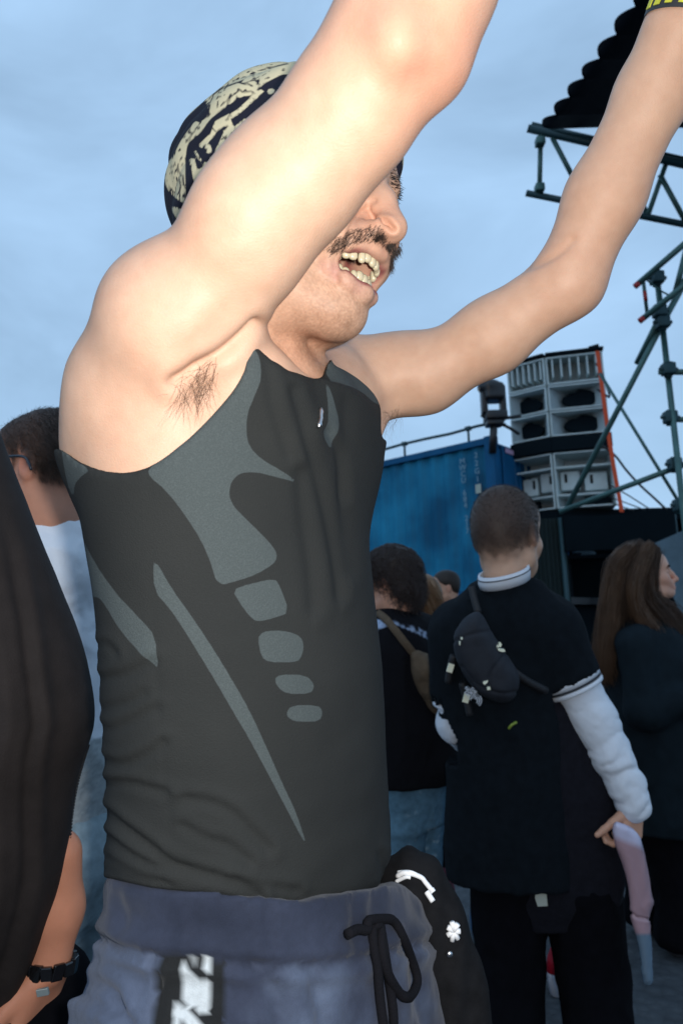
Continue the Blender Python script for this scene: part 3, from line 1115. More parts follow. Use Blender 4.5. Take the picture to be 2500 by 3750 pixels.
PANELS = [
    [(800, 60), (840, 120), (850, 200), (820, 280), (790, 350), (785, 430), (800, 490), (850, 540), (920, 580), (1010, 640), (900, 610), (830, 592), (760, 595), (725, 630), (713, 680), (730, 730),
     (780, 780), (850, 850), (900, 905), (912, 940), (895, 970), (830, 1010), (760, 1035), (668, 1060), (640, 960), (600, 870), (550, 790), (500, 720), (450, 660), (390, 610), (380, 585), (430, 540), (500, 480),
     (600, 390), (700, 290), (760, 200), (790, 100)],
    [(728, 1075), (800, 1050), (902, 1028), (922, 1060), (962, 1168), (900, 1190), (830, 1207), (800, 1185), (760, 1130)],
    [(832, 1275), (850, 1248), (900, 1241), (960, 1246), (1012, 1268), (1023, 1310), (1008, 1362), (980, 1372), (880, 1372), (848, 1352)],
    [(903, 1440), (920, 1423), (1030, 1423), (1068, 1465), (1052, 1502), (950, 1502), (913, 1472)],
    [(947, 1585), (973, 1548), (1080, 1548), (1100, 1570), (1092, 1614), (1000, 1617), (968, 1607)],
    [(405, 955), (420, 962), (480, 1070), (560, 1180), (640, 1300), (720, 1430), (800, 1570), (860, 1700), (930, 1860), (990, 1990), (1036, 2125), (1006, 2080), (938, 1950), (876, 1830), (798, 1685), (738, 1585),
     (675, 1475), (597, 1345), (517, 1215), (467, 1145), (408, 1080)],
    [(92, 825), (140, 920), (200, 1020), (270, 1110), (350, 1190), (415, 1265), (427, 1400), (400, 1375), (340, 1320), (270, 1240), (210, 1140), (180, 1105), (150, 1105), (118, 950)],
    [(20, 450), (60, 530), (150, 582), (110, 610), (82, 640), (77, 700), (50, 640)],
    [(1108, 215), (1132, 260), (1152, 330), (1167, 380), (1152, 440), (1132, 507), (1090, 440), (1112, 400), (1122, 330)],
    [(1115, 120), (1225, 170), (1300, 240), (1350, 310), (1320, 318), (1250, 262), (1180, 230), (1115, 215)],
]
for pp in PANELS:
    panel = np.minimum(panel, poly_sd(sx, sy, smooth_poly(Z6(pp), 1)))
# the far side carries the same print, mirrored across the trunk
mir = Vs - 2 * ((Vs - P(1180, 2000, D0)) @ RT)[:, None] * RT[None, :]
mx_, my_, _ = proj(mir)
pm = np.full(len(Vs), 60.0)
for pp in PANELS[:7]:
    pm = np.minimum(pm, poly_sd(mx_, my_, smooth_poly(Z6(pp), 1)))
panel = np.where(front, panel, pm)
disp = np.zeros(len(Vs))
FOLDS = [([(200, 1870), (300, 1868), (400, 1893), (450, 1905)], 13, .0035), ([(200, 1985), (300, 2065), (400, 2138), (480, 2198), (600, 2238), (720, 2268), (840, 2330)], 15, .0050),
         ([(205, 2085), (300, 2158), (400, 2208), (470, 2230)], 12, .0035), ([(540, 1935), (640, 1950), (720, 1985), (790, 2050), (880, 2140)], 15, .0032),
         ([(520, 2040), (620, 2095), (700, 2120), (800, 2190)], 13, .0030), ([(185, 1770), (280, 1792), (380, 1752), (450, 1700)], 14, .0035), ([(185, 1640), (260, 1642), (420, 1560)], 14, .0026),
         ([(190, 1440), (300, 1420), (400, 1370)], 15, .0030), ([(155, 1310), (210, 1298), (250, 1330)], 12, .0022), ([(980, 255), (1040, 480), (1092, 700), (1135, 900), (1165, 1100)], 17, .0036),
         ([(1010, 600), (1022, 800), (1050, 1000), (1060, 1150)], 22, .0028), ([(1120, 430), (1165, 520), (1180, 700)], 14, .003), ([(870, 150), (900, 330), (960, 520)], 17, .0022),
         ([(1200, 300), (1190, 500), (1180, 800), (1200, 1000)], 22, .0025), ([(740, 2260), (860, 2290), (1000, 2310)], 13, .003), ([(1340, 2160), (1350, 2230), (1355, 2290)], 12, .003),
         ([(200, 1560), (300, 1540), (370, 1500)], 13, .002), ([(205, 2180), (330, 2240), (450, 2270)], 12, .003), ([(190, 2215), (330, 2268), (480, 2285)], 10, .003)]
for pts, w, am in FOLDS:
    q = spline(Z6(pts), 24)
    d, s_ = line_sd(sx, sy, q)
    w = w * 1.15
    am = am * .8
    disp += am * (-np.exp(-(d / w) ** 2) + .75 * np.exp(-((d - 2.0 * w) / (1.3 * w)) ** 2) * (s_ < 0) + .25 * np.exp(-((d - 2.0 * w) / (1.3 * w)) ** 2) * (s_ > 0))
seam, _s = line_sd(sx, sy, Z6([(383, 575), (395, 900), (418, 1400), (440, 1700), (470, 2000), (492, 2290)]))
disp -= .0012 * np.exp(-(seam / 5) ** 2) * front
coll, _s = line_sd(sx, sy, Z6([(880, 195), (945, 240), (1010, 262), (1100, 275)]))
disp -= .0010 * np.exp(-(coll / 5) ** 2) * front
disp = np.where(front, disp, 0)
low_ = np.clip((2600 - sy) / -500, 0, 1)
disp += .0035 * fbm(Vs * np.array([.7, .7, 1.6]), 14, 3, 8) * (.35 + .65 * low_)
disp += -.002 * np.exp(-((sy - 3300) / 30) ** 2)
fade = np.clip(1 - np.maximum(0, -Ns[:, 2] - .55) * 3, 0, 1)
Vs = Vs + Ns * (disp * fade)[:, None]
Vs = relax(Vs, Qs, 2, .5)
M['tank'] = mat('tank_top', (.020, .019, .018), rough=.9, spec=.15)
nd, lk = M['tank'].node_tree.nodes, M['tank'].node_tree.links
b = nd['Principled BSDF']
at = nd.new('ShaderNodeAttribute'); at.attribute_name = 'panel'
rp = nd.new('ShaderNodeMapRange'); rp.inputs['From Min'].default_value = -.5; rp.inputs['From Max'].default_value = .5
lk.new(at.outputs['Fac'], rp.inputs['Value'])
tc = nd.new('ShaderNodeTexCoord')
vo = nd.new('ShaderNodeTexVoronoi'); vo.inputs['Scale'].default_value = 800
lk.new(tc.outputs['Object'], vo.inputs['Vector'])
kn = nd.new('ShaderNodeMix'); kn.data_type = 'RGBA'
kn.inputs['A'].default_value = (.044, .054, .055, 1); kn.inputs['B'].default_value = (.062, .075, .076, 1)
lk.new(vo.outputs['Distance'], kn.inputs['Factor'])
ns = nd.new('ShaderNodeTexNoise'); ns.inputs['Scale'].default_value = 900; ns.inputs['Detail'].default_value = 2
lk.new(tc.outputs['Object'], ns.inputs['Vector'])
ns2 = nd.new('ShaderNodeTexNoise'); ns2.inputs['Scale'].default_value = 9; ns2.inputs['Detail'].default_value = 3
lk.new(tc.outputs['Object'], ns2.inputs['Vector'])
cl = nd.new('ShaderNodeMix'); cl.data_type = 'RGBA'
cl.inputs['A'].default_value = (.015, .0165, .0165, 1); cl.inputs['B'].default_value = (.026, .0275, .0265, 1)
ad = nd.new('ShaderNodeMath'); ad.operation = 'MULTIPLY_ADD'; ad.inputs[1].default_value = .6
lk.new(ns.outputs['Fac'], ad.inputs[0]); 
sb = nd.new('ShaderNodeMath'); sb.operation = 'SUBTRACT'; sb.inputs[1].default_value = .3
lk.new(ns2.outputs['Fac'], sb.inputs[0]); lk.new(sb.outputs[0], ad.inputs[2])
lk.new(ad.outputs[0], cl.inputs['Factor'])
mx = nd.new('ShaderNodeMix'); mx.data_type = 'RGBA'
lk.new(rp.outputs['Result'], mx.inputs['Factor']); lk.new(cl.outputs['Result'], mx.inputs['A']); lk.new(kn.outputs['Result'], mx.inputs['B'])
lk.new(mx.outputs['Result'], b.inputs['Base Color'])
bp = nd.new('ShaderNodeBump'); bp.inputs['Strength'].default_value = .35; bp.inputs['Distance'].default_value = .001
lk.new(vo.outputs['Distance'], bp.inputs['Height']); lk.new(bp.outputs['Normal'], b.inputs['Normal'])
tank = mobj('tank_top', Vs, Qs, M['tank'], man, attrs={'panel': -panel / 2.4}, label='charcoal sports tank top with grey green mesh panels')

# zip pull at the collar
surf = lambda x, y, VV, lim=14: VV[np.argmin((proj(VV)[0] - x) ** 2 + (proj(VV)[1] - y) ** 2 + 4e4 * (proj(VV)[2] - proj(VV)[2].min()) ** 2)]
zp = [surf(1176, 1500, Vs), surf(1176, 1530, Vs), surf(1166, 1568, Vs)]
zz = spline(zp, 7) - _f * .004
mobj('zip_pull', *join([tube(zz, [.0018, .0026, .0020, .0024, .0020, .0026, .0014], 8)]), M['metal'], tank)

# ---- trousers
PANTS = rows([(2950, 400, 1440), (3100, 396, 1470), (3195, 392, 1492), (3260, 386, 1512), (3330, 360, 1530), (3400, 318, 1548), (3500, 258, 1578), (3620, 225, 1600), (3750, 205, 1622), (4100, 190, 1640)], D0, 1.40)
hip = P(930, 4300, D0 + .02)
hz = hip[2]
kn_r = np.array([hip[0] - .06, hip[1] - .13, .50]); kn_l = np.array([hip[0] + .06, hip[1] + .10, .50])
ft_r = np.array([hip[0] - .08, hip[1] - .15, .09]); ft_l = np.array([hip[0] + .05, hip[1] + .12, .09])
fp = Field(np.array([-.42, .38, .03]), np.array([.20, 1.05, 1.12]), .0055)
fp.loft(PANTS, FW, 0)
fp.ell(hip + np.array([0, 0, .03]), (.19, .17, .13), np.stack([RT, FW, [0, 0, 1]]), .05)
fp.chain([hip + RT * .07, kn_r, ft_r], [.105, .085, .075], .03)
fp.chain([hip - RT * .07, kn_l, ft_l], [.105, .085, .075], .03)
idx, Vg = fp.where(.03)
gx, gy, gz = proj(Vg)
fp.a[idx] = np.maximum(fp.a[idx], (np.interp(gx, [300, 390, 560, 750, 1000, 1120, 1250, 1440, 1480, 1520], [3186, 3201, 3238, 3258, 3288, 3292, 3278, 3232, 3246, 3290]) - gy) * gz / F * .9)
Vp, Qp = biggest(*fp.mesh())
Vp = relax(Vp, Qp, 1, .5)
Np = normals(Vp, Qp)
sx, sy, sz = proj(Vp)
front = ((Vp - CAM) * Np).sum(1) < .05
ZP = lambda pts: [(150 + x * 1.084, 2950 + y * 1.084) for x, y in pts]
disp = .004 * fbm(Vp, 16, 3, 2) + .003 * fbm(Vp, 40, 2, 4)
band = [(300, 3380), (380, 3430), (470, 3470), (620, 3500), (900, 3525), (1120, 3530), (1350, 3500), (1600, 3440)]
d, s_ = line_sd(sx, sy, spline(band, 40))
disp += front * (.004 * np.exp(-(d / 14) ** 2) * -1 + .006 * np.exp(-((d - 40) / 34) ** 2))
for pts, w, am in (([(235, 3620), (330, 3600), (420, 3640), (470, 3750)], 26, .007), ([(300, 3640), (420, 3700)], 24, .006), ([(560, 3480), (585, 3620), (560, 3750)], 12, .004), ([(940, 3540), (1010, 3640), (1020, 3750)], 30, .004),
                   ([(1140, 3560), (1180, 3750)], 26, .004), ([(1480, 3420), (1520, 3600), (1560, 3750)], 24, .004), ([(430, 3270), (460, 3400)], 16, .002), ([(700, 3300), (720, 3480)], 18, .002), ([(980, 3300), (990, 3500)], 18, .002), ([(1300, 3300), (1290, 3480)], 18, .002)):
    d2, s2 = line_sd(sx, sy, spline(pts, 20))
    disp += front * am * (-np.exp(-(d2 / w) ** 2) + .6 * np.exp(-((d2 - 2 * w) / (1.4 * w)) ** 2))
below = np.clip((poly_sd(sx, sy, band + [(1700, 4400), (100, 4400)]) / -8), 0, 1)
Vp = Vp + Np * disp[:, None]
n1 = fbm(Vp, 18, 4, 11); n2 = fbm(Vp, 40, 3, 13)
dk, md, lt = np.array([.013, .017, .031]), np.array([.027, .034, .058]), np.array([.085, .11, .165])
t = np.clip(.5 + n1 * 1.1, 0, 1)[:, None]
cw = dk * (1 - t) + md * t
t2 = np.clip(.30 + n1 * 1.0 + n2 * .5, 0, 1)[:, None]
left = np.clip((620 - sx) / 60, 0, 1)[:, None]
cb = (md * .9) * (1 - t2) + lt * t2
cb = cb * (1 - left) + (md * .55 + lt * .55) * (1 + .18 * n2[:, None]) * left
Cp = cw * (1 - below[:, None]) + cb * below[:, None]
blk = poly_sd(sx, sy, [(588, 3482), (825, 3512), (812, 3900), (548, 3900)])
wb = np.clip(-blk / 3, 0, 1)[:, None]
Cp = Cp * (1 - wb) + np.array([.008, .009, .010]) * wb
for poly in ([(492, 508), (520, 503), (503, 552), (575, 598), (582, 632), (562, 722), (520, 700), (482, 652), (468, 622)], [(538, 508), (586, 503), (582, 562), (553, 548)],
             [(460, 660), (492, 682), (497, 702), (470, 760), (436, 760)], [(502, 702), (552, 727), (540, 780), (490, 780)], [(404, 505), (414, 505), (412, 545), (402, 545)]):
    wq = np.clip(-poly_sd(sx, sy, smooth_poly(ZP(poly), 1)) / 2.5 + .5, 0, 1)[:, None]
    Cp = Cp * (1 - wq) + np.array([.42, .46, .48]) * wq
M['trousers'] = mat('trousers', rough=.85, spec=.2, attr='tint', noise=.10, nscale=160, bump=.25, bscale=900, sheen=.1)
tr = mobj('trousers', Vp, Qp, M['trousers'], man, attrs={'tint': Cp}, label='slate blue tie dyed sweatpants with black and white side stripe')
# drawstring: a cord tied in a loop, with the ends hanging down
off = -_f * .008
cords = [[(1268, 3378), (1310, 3372), (1345, 3365), (1360, 3340), (1400, 3322), (1440, 3340), (1480, 3400), (1515, 3480), (1525, 3560), (1510, 3605), (1480, 3610), (1450, 3585), (1425, 3530), (1400, 3440), (1385, 3360), (1365, 3350)],
         [(1360, 3345), (1372, 3420), (1382, 3520), (1396, 3640), (1410, 3760), (1420, 3860)],
         [(1385, 3360), (1405, 3450), (1425, 3560), (1440, 3680), (1450, 3800)]]
for i, cpts in enumerate(cords):
    pts3 = [surf(x, min(y, 3740), Vp) + off * (1.3 + .5 * (i == 0)) + (P(x, y, .65) - P(x, min(y, 3740), .65)) for x, y in cpts]
    Vc, Fc = tube(spline(pts3, 60), .0042, 10)
    mobj('drawstring', Vc, Fc, mat('cord', (.006, .006, .008), rough=.95, spec=.1, bump=.5, bscale=500) if i == 0 else bpy.data.materials['cord'], tr)
# shoes
M['shoe'] = mat('shoe', (.03, .03, .034), rough=.6)
for fo in (ft_r, ft_l):
    f2 = Field(np.array([fo[0] - .2, fo[1] - .2, -.01]), np.array([fo[0] + .3, fo[1] + .2, .2]), .008)
    f2.chain([fo + [0, 0, -.03], fo + FW * .10 + [0, 0, -.045], fo + FW * .18 + [0, 0, -.05]], [.055, .048, .04], .03)
    idx, Vg = f2.where(.03); f2.a[idx] = np.maximum(f2.a[idx], .002 - Vg[:, 2])
    mobj('shoe', *f2.mesh(), M['shoe'], man)
# wristband
wa, wb_ = P(2490, 82, .657), P(2516, 2, .651)
M['band'] = mat('wristband', (.02, .022, .025), rough=.6)
wbn = mobj('wristband', *tube([wa, wa * .5 + wb_ * .5, wb_], .0345, 28, cap=False), M['band'], man, label='dark wristband with yellow marks')
M['yellow'] = mat('yellow', (.55, .55, .04), rough=.6)
ax = nrm(wb_ - wa); e1 = nrm(np.cross(ax, _f)); e2 = np.cross(ax, e1)
for i in range(9):
    an = R(8 + i * 20.5)
    c = (wa + wb_) / 2 + .0349 * (math.cos(an) * e1 + math.sin(an) * -abs(1) * e2 * np.sign(e2 @ _f))
    nn = nrm(c - (wa + wb_) / 2)
    mobj('woven_mark', *boxv(c, (.0032, .0055, .0005), np.stack([np.cross(ax, nn), nrm(ax + .25 * np.cross(ax, nn)), nn])), M['yellow'], wbn, smooth=False)

# ---- black garment hanging from the far hip
fj = Field(np.array([-.05, .45, .55]), np.array([.32, 1.0, 1.15]), .005)
gp = [(1420, 3215, .78), (1500, 3205, .76), (1550, 3290, .75), (1590, 3420, .745), (1625, 3560, .74), (1655, 3750, .735), (1690, 4000, .73)]
fj.chain([P(*q) for q in gp], [.016, .022, .026, .030, .034, .038, .04], .03)
gp2 = [(1500, 3330, .77), (1560, 3500, .76), (1600, 3750, .75), (1620, 4000, .75)]
fj.chain([P(*q) for q in gp2], [.026, .03, .036, .038], .03)
Vj, Qj = biggest(*fj.mesh())
Nj = normals(Vj, Qj)
Vj = Vj + Nj * (.002 * np.sin(proj(Vj)[0] * .06 + proj(Vj)[1] * .004) + .004 * fbm(Vj, 18, 3))[:, None]
jx, jy, jz = proj(Vj)
jac = mobj('tied_jacket', Vj, Qj, M['black_cloth'], None, label='black jacket with white print and studs hanging from the waistband', cat='jacket')
M['white_print'] = mat('white_print', (.8, .8, .8), rough=.5)


def on(Vx, x, y, out=.004):
    p = surf(x, y, Vx)
    return p - _f * out


for pts, w in (([(1452, 3200), (1490, 3195), (1530, 3208), (1565, 3235), (1585, 3260)], .0026), ([(1450, 3216), (1480, 3210), (1500, 3204)], .002), ([(1452, 3190), (1500, 3188), (1545, 3205), (1580, 3245)], .0016), ([(1560, 3262), (1575, 3285), (1592, 3298)], .0030),
               ([(1575, 3240), (1588, 3252)], .003)):
    p3 = spline([on(Vj, *q, .003) for q in pts], 16)
    mobj('print_stroke', *tube(p3, w, 8), M['white_print'], jac)
for i in range(7):
    a = i / 7 * 6.283
    c = on(Vj, 1662, 3405)
    p3 = [c, c + .010 * (math.cos(a) * _r * .7 + math.sin(a) * _u)]
    mobj('flower_petal', *tube(p3, .0028, 8), M['white_print'], jac)
for (x, y) in ((1557, 3470), (1652, 3484)):
    c = on(Vj, x, y, .002)
    mobj('stud', *tube([c, c - _f * .003], [.0042, .0028], 10), M['metal'], jac)
# ================================================================== SETTING
def ground_mat():
    m = mat('ground', (.035, .042, .05), rough=.75, spec=.4)
    nd, lk = m.node_tree.nodes, m.node_tree.links
    b = nd['Principled BSDF']
    tc = nd.new('ShaderNodeTexCoord')
    v = nd.new('ShaderNodeTexVoronoi'); v.inputs['Scale'].default_value = 26
    n = nd.new('ShaderNodeTexNoise'); n.inputs['Scale'].default_value = 3; n.inputs['Detail'].default_value = 8
    lk.new(tc.outputs['Object'], v.inputs['Vector']); lk.new(tc.outputs['Object'], n.inputs['Vector'])
    r = nd.new('ShaderNodeValToRGB')
    r.color_ramp.elements[0].color = (.018, .022, .028, 1); r.color_ramp.elements[1].color = (.075, .085, .095, 1)
    mm = nd.new('ShaderNodeMath'); mm.operation = 'MULTIPLY_ADD'; mm.inputs[1].default_value = -.5
    lk.new(v.outputs['Distance'], mm.inputs[0]); lk.new(n.outputs['Fac'], mm.inputs[2])
    ad = nd.new('ShaderNodeMath'); ad.operation = 'ADD'; ad.inputs[1].default_value = .25
    lk.new(mm.outputs[0], ad.inputs[0]); lk.new(ad.outputs[0], r.inputs['Fac'])
    lk.new(r.outputs['Color'], b.inputs['Base Color'])
    bp = nd.new('ShaderNodeBump'); bp.inputs['Strength'].default_value = .8; bp.inputs['Distance'].default_value = .01
    lk.new(v.outputs['Distance'], bp.inputs['Height']); bp.invert = True
    lk.new(bp.outputs['Normal'], b.inputs['Normal'])
    return m


mobj('ground', [(-400, -60, 0), (400, -60, 0), (400, 800, 0), (-400, 800, 0)], [[0, 1, 2, 3]], ground_mat(), smooth=False, kind='structure')

# ---- shipping container on a black platform
CB = P(1795, 1600, 11.0)                      # its near top corner
c_dir = nrm(np.array([-2.35, 2.05, 0]))       # along the long side, away to the left
e_dir = np.array([-c_dir[1], c_dir[0], 0]) * -1
e_dir = nrm(np.array([c_dir[1], -c_dir[0], 0]))   # along the short end, away to the right
CH, CL, CWD = 2.59, 6.06, 2.44
top = CB[2]
bot = top - CH
n_long = nrm(np.cross(np.array([0, 0, 1.0]), c_dir)); n_long = n_long if n_long @ (CAM - CB) > 0 else -n_long
n_end = nrm(np.cross(np.array([0, 0, 1.0]), e_dir)); n_end = n_end if n_end @ (CAM - CB) > 0 else -n_end
cont = thing('shipping_container', 'blue corrugated shipping container standing on a black platform', 'container', tuple(CB[:2]) + (bot,))


def hazy_paint(name, c1, c2, rough=.5):
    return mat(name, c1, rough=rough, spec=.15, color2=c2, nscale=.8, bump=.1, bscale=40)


M['cblue'] = hazy_paint('container_blue_haze', (.002, .085, .175), (.015, .25, .43))  # lighter patches imitate blue-lit smoke in front, mixed into the wall colour
M['cblue2'] = mat('container_trim', (.003, .085, .20), rough=.6, spec=.2, noise=.2, nscale=4)


def corrugated(o, d, n, L, z0, z1, mtl, per=.278, dep=.036, name='side_panel'):
    prof = []
    s = 0
    while s < L - 1e-3:
        for (a, q) in ((0, 0), (.07, 0), (.139, -dep), (.209, -dep)):
            if s + a < L:
                prof.append((s + a, q))
        s += per
    prof.append((L, 0))
    V, Fc = [], []
    for (s, q) in prof:
        b_ = o + d * s + n * q
        V += [(b_[0], b_[1], z0), (b_[0], b_[1], z1)]
    for i in range(len(prof) - 1):
        Fc.append([2 * i, 2 * i + 2, 2 * i + 3, 2 * i + 1])
    return mobj(name, V, Fc, mtl, cont, smooth=False)


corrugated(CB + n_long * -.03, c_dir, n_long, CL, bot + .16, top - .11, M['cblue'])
bk = CB + e_dir * CWD
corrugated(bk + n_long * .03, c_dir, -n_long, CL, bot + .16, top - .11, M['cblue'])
Ax = np.stack([c_dir, n_long, [0, 0, 1.0]])
Ae = np.stack([e_dir, n_end, [0, 0, 1.0]])
for (z, hh) in ((top - .055, .055), (bot + .08, .08)):
    for oo in (CB, bk):
        c = oo + c_dir * CL / 2
        sgn = -1 if oo is CB else 1
        mobj('side_rail', *boxv((c[0], c[1], z), (CL / 2 - .09, .03, hh), Ax, .006), M['cblue2'], cont, smooth=False)
for oo in (CB, bk, CB + c_dir * CL, bk + c_dir * CL):
    mobj('corner_post', *boxv((oo[0], oo[1], (top + bot) / 2), (.085, .085, CH / 2 + .006), Ax, .012), M['cblue2'], cont, smooth=False)
roofc = CB + c_dir * CL / 2 + e_dir * CWD / 2
mobj('roof', *boxv((roofc[0], roofc[1], top - .06), (CL / 2 - .05, CWD / 2 - .04, .02), Ax), M['cblue2'], cont, smooth=False)
# end with two doors, lock rods and hinges
for i in range(2):
    c = CB + e_dir * (CWD * (.25 + .5 * i)) - n_end * .03
    dr = mobj('door', *boxv((c[0], c[1], (top + bot) / 2), (CWD / 4 - .07, .025, CH / 2 - .14), Ae, .008), M['cblue2'], cont, smooth=False)
    for j in (-.28, .28):
        q = c + e_dir * j + n_end * .05
        mobj('lock_rod', *tube([(q[0], q[1], bot + .1), (q[0], q[1], top - .1)], .017, 8), M['cblue2'], dr)
        mobj('handle', *boxv((q[0], q[1], bot + 1.05), (.16, .012, .018), Ae), M['metal'], dr, smooth=False)
    for zz in (.3, .95, 1.6, 2.25):
        q = c + e_dir * (.5 if i else -.5) * 1.02 + n_end * .03
        mobj('hinge', *boxv((q[0], q[1], bot + zz), (.05, .02, .06), Ae), M['cblue2'], dr, smooth=False)
# back end
q = CB + c_dir * CL + e_dir * CWD / 2
mobj('end_panel', *boxv((q[0], q[1], (top + bot) / 2), (CWD / 2 - .08, .02, CH / 2 - .1), Ae), M['cblue2'], cont, smooth=False)
# lettering down the long side and on the door
M['letter'] = mat('letter_white', (.20, .34, .42), rough=.6)


def text_mesh(body_, size, origin, right, up, mtl, parent, name='lettering', ext=.002):
    cu = bpy.data.curves.new(name, 'FONT')
    cu.body = body_; cu.size = size; cu.align_x = 'CENTER'; cu.align_y = 'CENTER'; cu.extrude = ext
    ob = bpy.data.objects.new('tmp_text', cu)
    sc.collection.objects.link(ob)
    me = ob.to_mesh()
    V = np.array([v.co[:] for v in me.vertices]); Fc = [list(p_.vertices) for p_ in me.polygons]
    ob.to_mesh_clear()
    bpy.data.objects.remove(ob); bpy.data.curves.remove(cu)
    if not len(V):
        return
    r_, u_ = nrm(right), nrm(up)
    n_ = np.cross(r_, u_)
    W = np.asarray(origin) + V[:, :1] * r_ + V[:, 1:2] * u_ + V[:, 2:3] * n_
    return mobj(name, W, Fc, mtl, parent, smooth=False)


def hit(px, py, o, n):
    d = P(px, py, 1.0) - CAM
    return CAM + d * ((o - CAM) @ n / (d @ n))


zr = np.array([0, 0, 1.0])
for (x, y0, y1, tx) in ((1692, 1690, 1945, 'MWCU 684 217'), (1742, 1668, 1755, '22G1')):
    ys = np.linspace(y0, y1, len(tx))
    for i, ch in enumerate(tx):
        if ch == ' ':
            continue
        p_ = hit(x + (ys[i] - y0) * .075, ys[i], CB, n_long) + n_long * .006
        text_mesh(ch, .13, p_, -c_dir, zr, M['letter'], cont, 'letter')
p_ = hit(1751, 1790, CB, n_long) + n_long * .006
mobj('data_plate', *boxv(p_, (.05, .004, .075), Ax), mat('plate', (.38, .42, .36), rough=.6), cont, smooth=False)
p_ = hit(1865, 1655, CB, n_end) + n_end * .006
mobj('door_sticker', *boxv(p_, (.16, .004, .04), Ae), mat('sticker', (.55, .35, .50), rough=.6), cont, smooth=False)

# black platform the container stands on
M['scrim'] = mat('black_scrim', (.003, .007, .010), rough=.95, spec=.1, noise=.3, nscale=2)
c = CB + c_dir * (CL / 2 - .3) + e_dir * (CWD / 2 + .1)
plat = thing('stage_platform', 'black draped platform under the blue container', 'platform', (c[0], c[1], 0))
mobj('deck', *boxv((c[0], c[1], bot - .06), (CL / 2 + .5, CWD / 2 + .5, .055), Ax), M['black_plastic'], plat, smooth=False)
nf = 60
V, Fc = [], []
o0 = c + n_long * (CWD / 2 + .48) - c_dir * (CL / 2 + .48)
for i in range(nf + 1):
    q = o0 + c_dir * (i / nf) * (CL + .96) + n_long * .035 * math.sin(i * 1.7) * (1 if i % 2 else .4)
    V += [(q[0], q[1], .005), (q[0], q[1], bot - .12)]
for i in range(nf):
    Fc.append([2 * i, 2 * i + 2, 2 * i + 3, 2 * i + 1])
mobj('drape', V, Fc, M['scrim'], plat)
mobj('core', *boxv((c[0], c[1], (bot - .12) / 2), (CL / 2 + .3, CWD / 2 + .3, (bot - .12) / 2 - .004), Ax), M['scrim'], plat, smooth=False)

# ---- pipe rail along the container roof, pale sheet, moving head light
M['pipe'] = mat('galvanised_green', (.055, .13, .125), rough=.45, metal=.35, noise=.25, nscale=9)
M['dark_pipe'] = mat('dark_pipe', (.015, .05, .06), rough=.5, metal=.3)
rail = thing('pipe_rail', 'thin dark pipe rail running above the container roof', 'rail', tuple((CB + c_dir * 2)[:2]) + (top,))
p0, p1 = CB + zr * .22 - c_dir * .25, CB + zr * .22 + c_dir * 5.2
mobj('pipe', *tube(np.linspace(p0, p1, 12) + np.array([[0, 0, .012 * math.sin(i * 2.2)] for i in range(12)]), .026, 8), M['dark_pipe'], rail)
for s_ in (.4, 1.7, 3.1, 4.6):
    q = CB + c_dir * s_
    mobj('post', *tube([q + zr * .005, q + zr * .215], .02, 8), M['dark_pipe'], rail)
    mobj('clamp', *boxv(q + zr * .225, (.05, .035, .035), Ax, .008), M['dark_pipe'], rail, smooth=False)

lamp = thing('stage_light', 'black moving head stage light clamped at the container corner', 'stage light', tuple(P(1800, 1500, 10.9)[:2]) + (top,))
LP = lambda x, y, d=10.85: P(x, y, d)
mobj('mast', *tube([LP(1802, 1660), LP(1805, 1600), LP(1808, 1520)], .06, 10), M['black_plastic'], lamp)
mobj('base', *boxv(LP(1812, 1525), (.17, .15, .07), None, .02), M['black_plastic'], lamp)
mobj('base_plate', *boxv(LP(1808, 1550), (.13, .12, .05), None, .02), M['black_plastic'], lamp)
for sx_ in (-1, 1):
    a_ = LP(1805 + sx_ * 34, 1515); b_ = LP(1803 + sx_ * 34, 1415)
    mobj('yoke_arm', *boxv((a_ + b_) / 2, (.045, .09, .23), None, .02), M['black_plastic'], lamp)
hd = Field(LP(1800, 1430) - .45, LP(1800, 1430) + .45, .025)
hd.box(LP(1805, 1440), (.15, .17, .14), None, .05)
hd.ell(LP(1790, 1418), (.19, .16, .13), None, .05)
head_o = mobj('lamp_head', *hd.mesh(), M['black_plastic'], lamp)
mobj('lens', *tube([LP(1772, 1422), LP(1758, 1412)], [.10, .085], 16), mat('lens', (.45, .30, .18), rough=.15), lamp)
for pts in ([(1760, 1520), (1800, 1545), (1840, 1530)], [(1830, 1535), (1870, 1528), (1905, 1522)], [(1830, 1550), (1870, 1570), (1900, 1590)], [(1775, 1535), (1800, 1560), (1850, 1555)]):
    mobj('bracket', *tube([LP(*q) for q in pts], .028, 8), M['black_plastic'], lamp)

# ---- speaker wall: two columns of cabinets
M['spk'] = mat('speaker_white', (.50, .58, .58), rough=.6, noise=.15, nscale=5)
M['spk_in'] = mat('speaker_grey', (.36, .43, .45), rough=.65, noise=.2, nscale=4)
M['spk_dk'] = mat('speaker_black', (.003, .008, .012), rough=.8, spec=.1)


def cabinet(cpx, dep, w, h, kind, yaw, label, group):
    """a horn-loaded cabinet whose front faces the camera; cpx = (left, right, top, bottom) photo edges"""
    xl, xr, yt, yb = cpx
    A0, B0 = P(xl, yb, dep), P(xr, yb, dep)
    return A0, B0


SD = 11.0
SPX = SD / F
yawL, yawR = R(38), R(14)
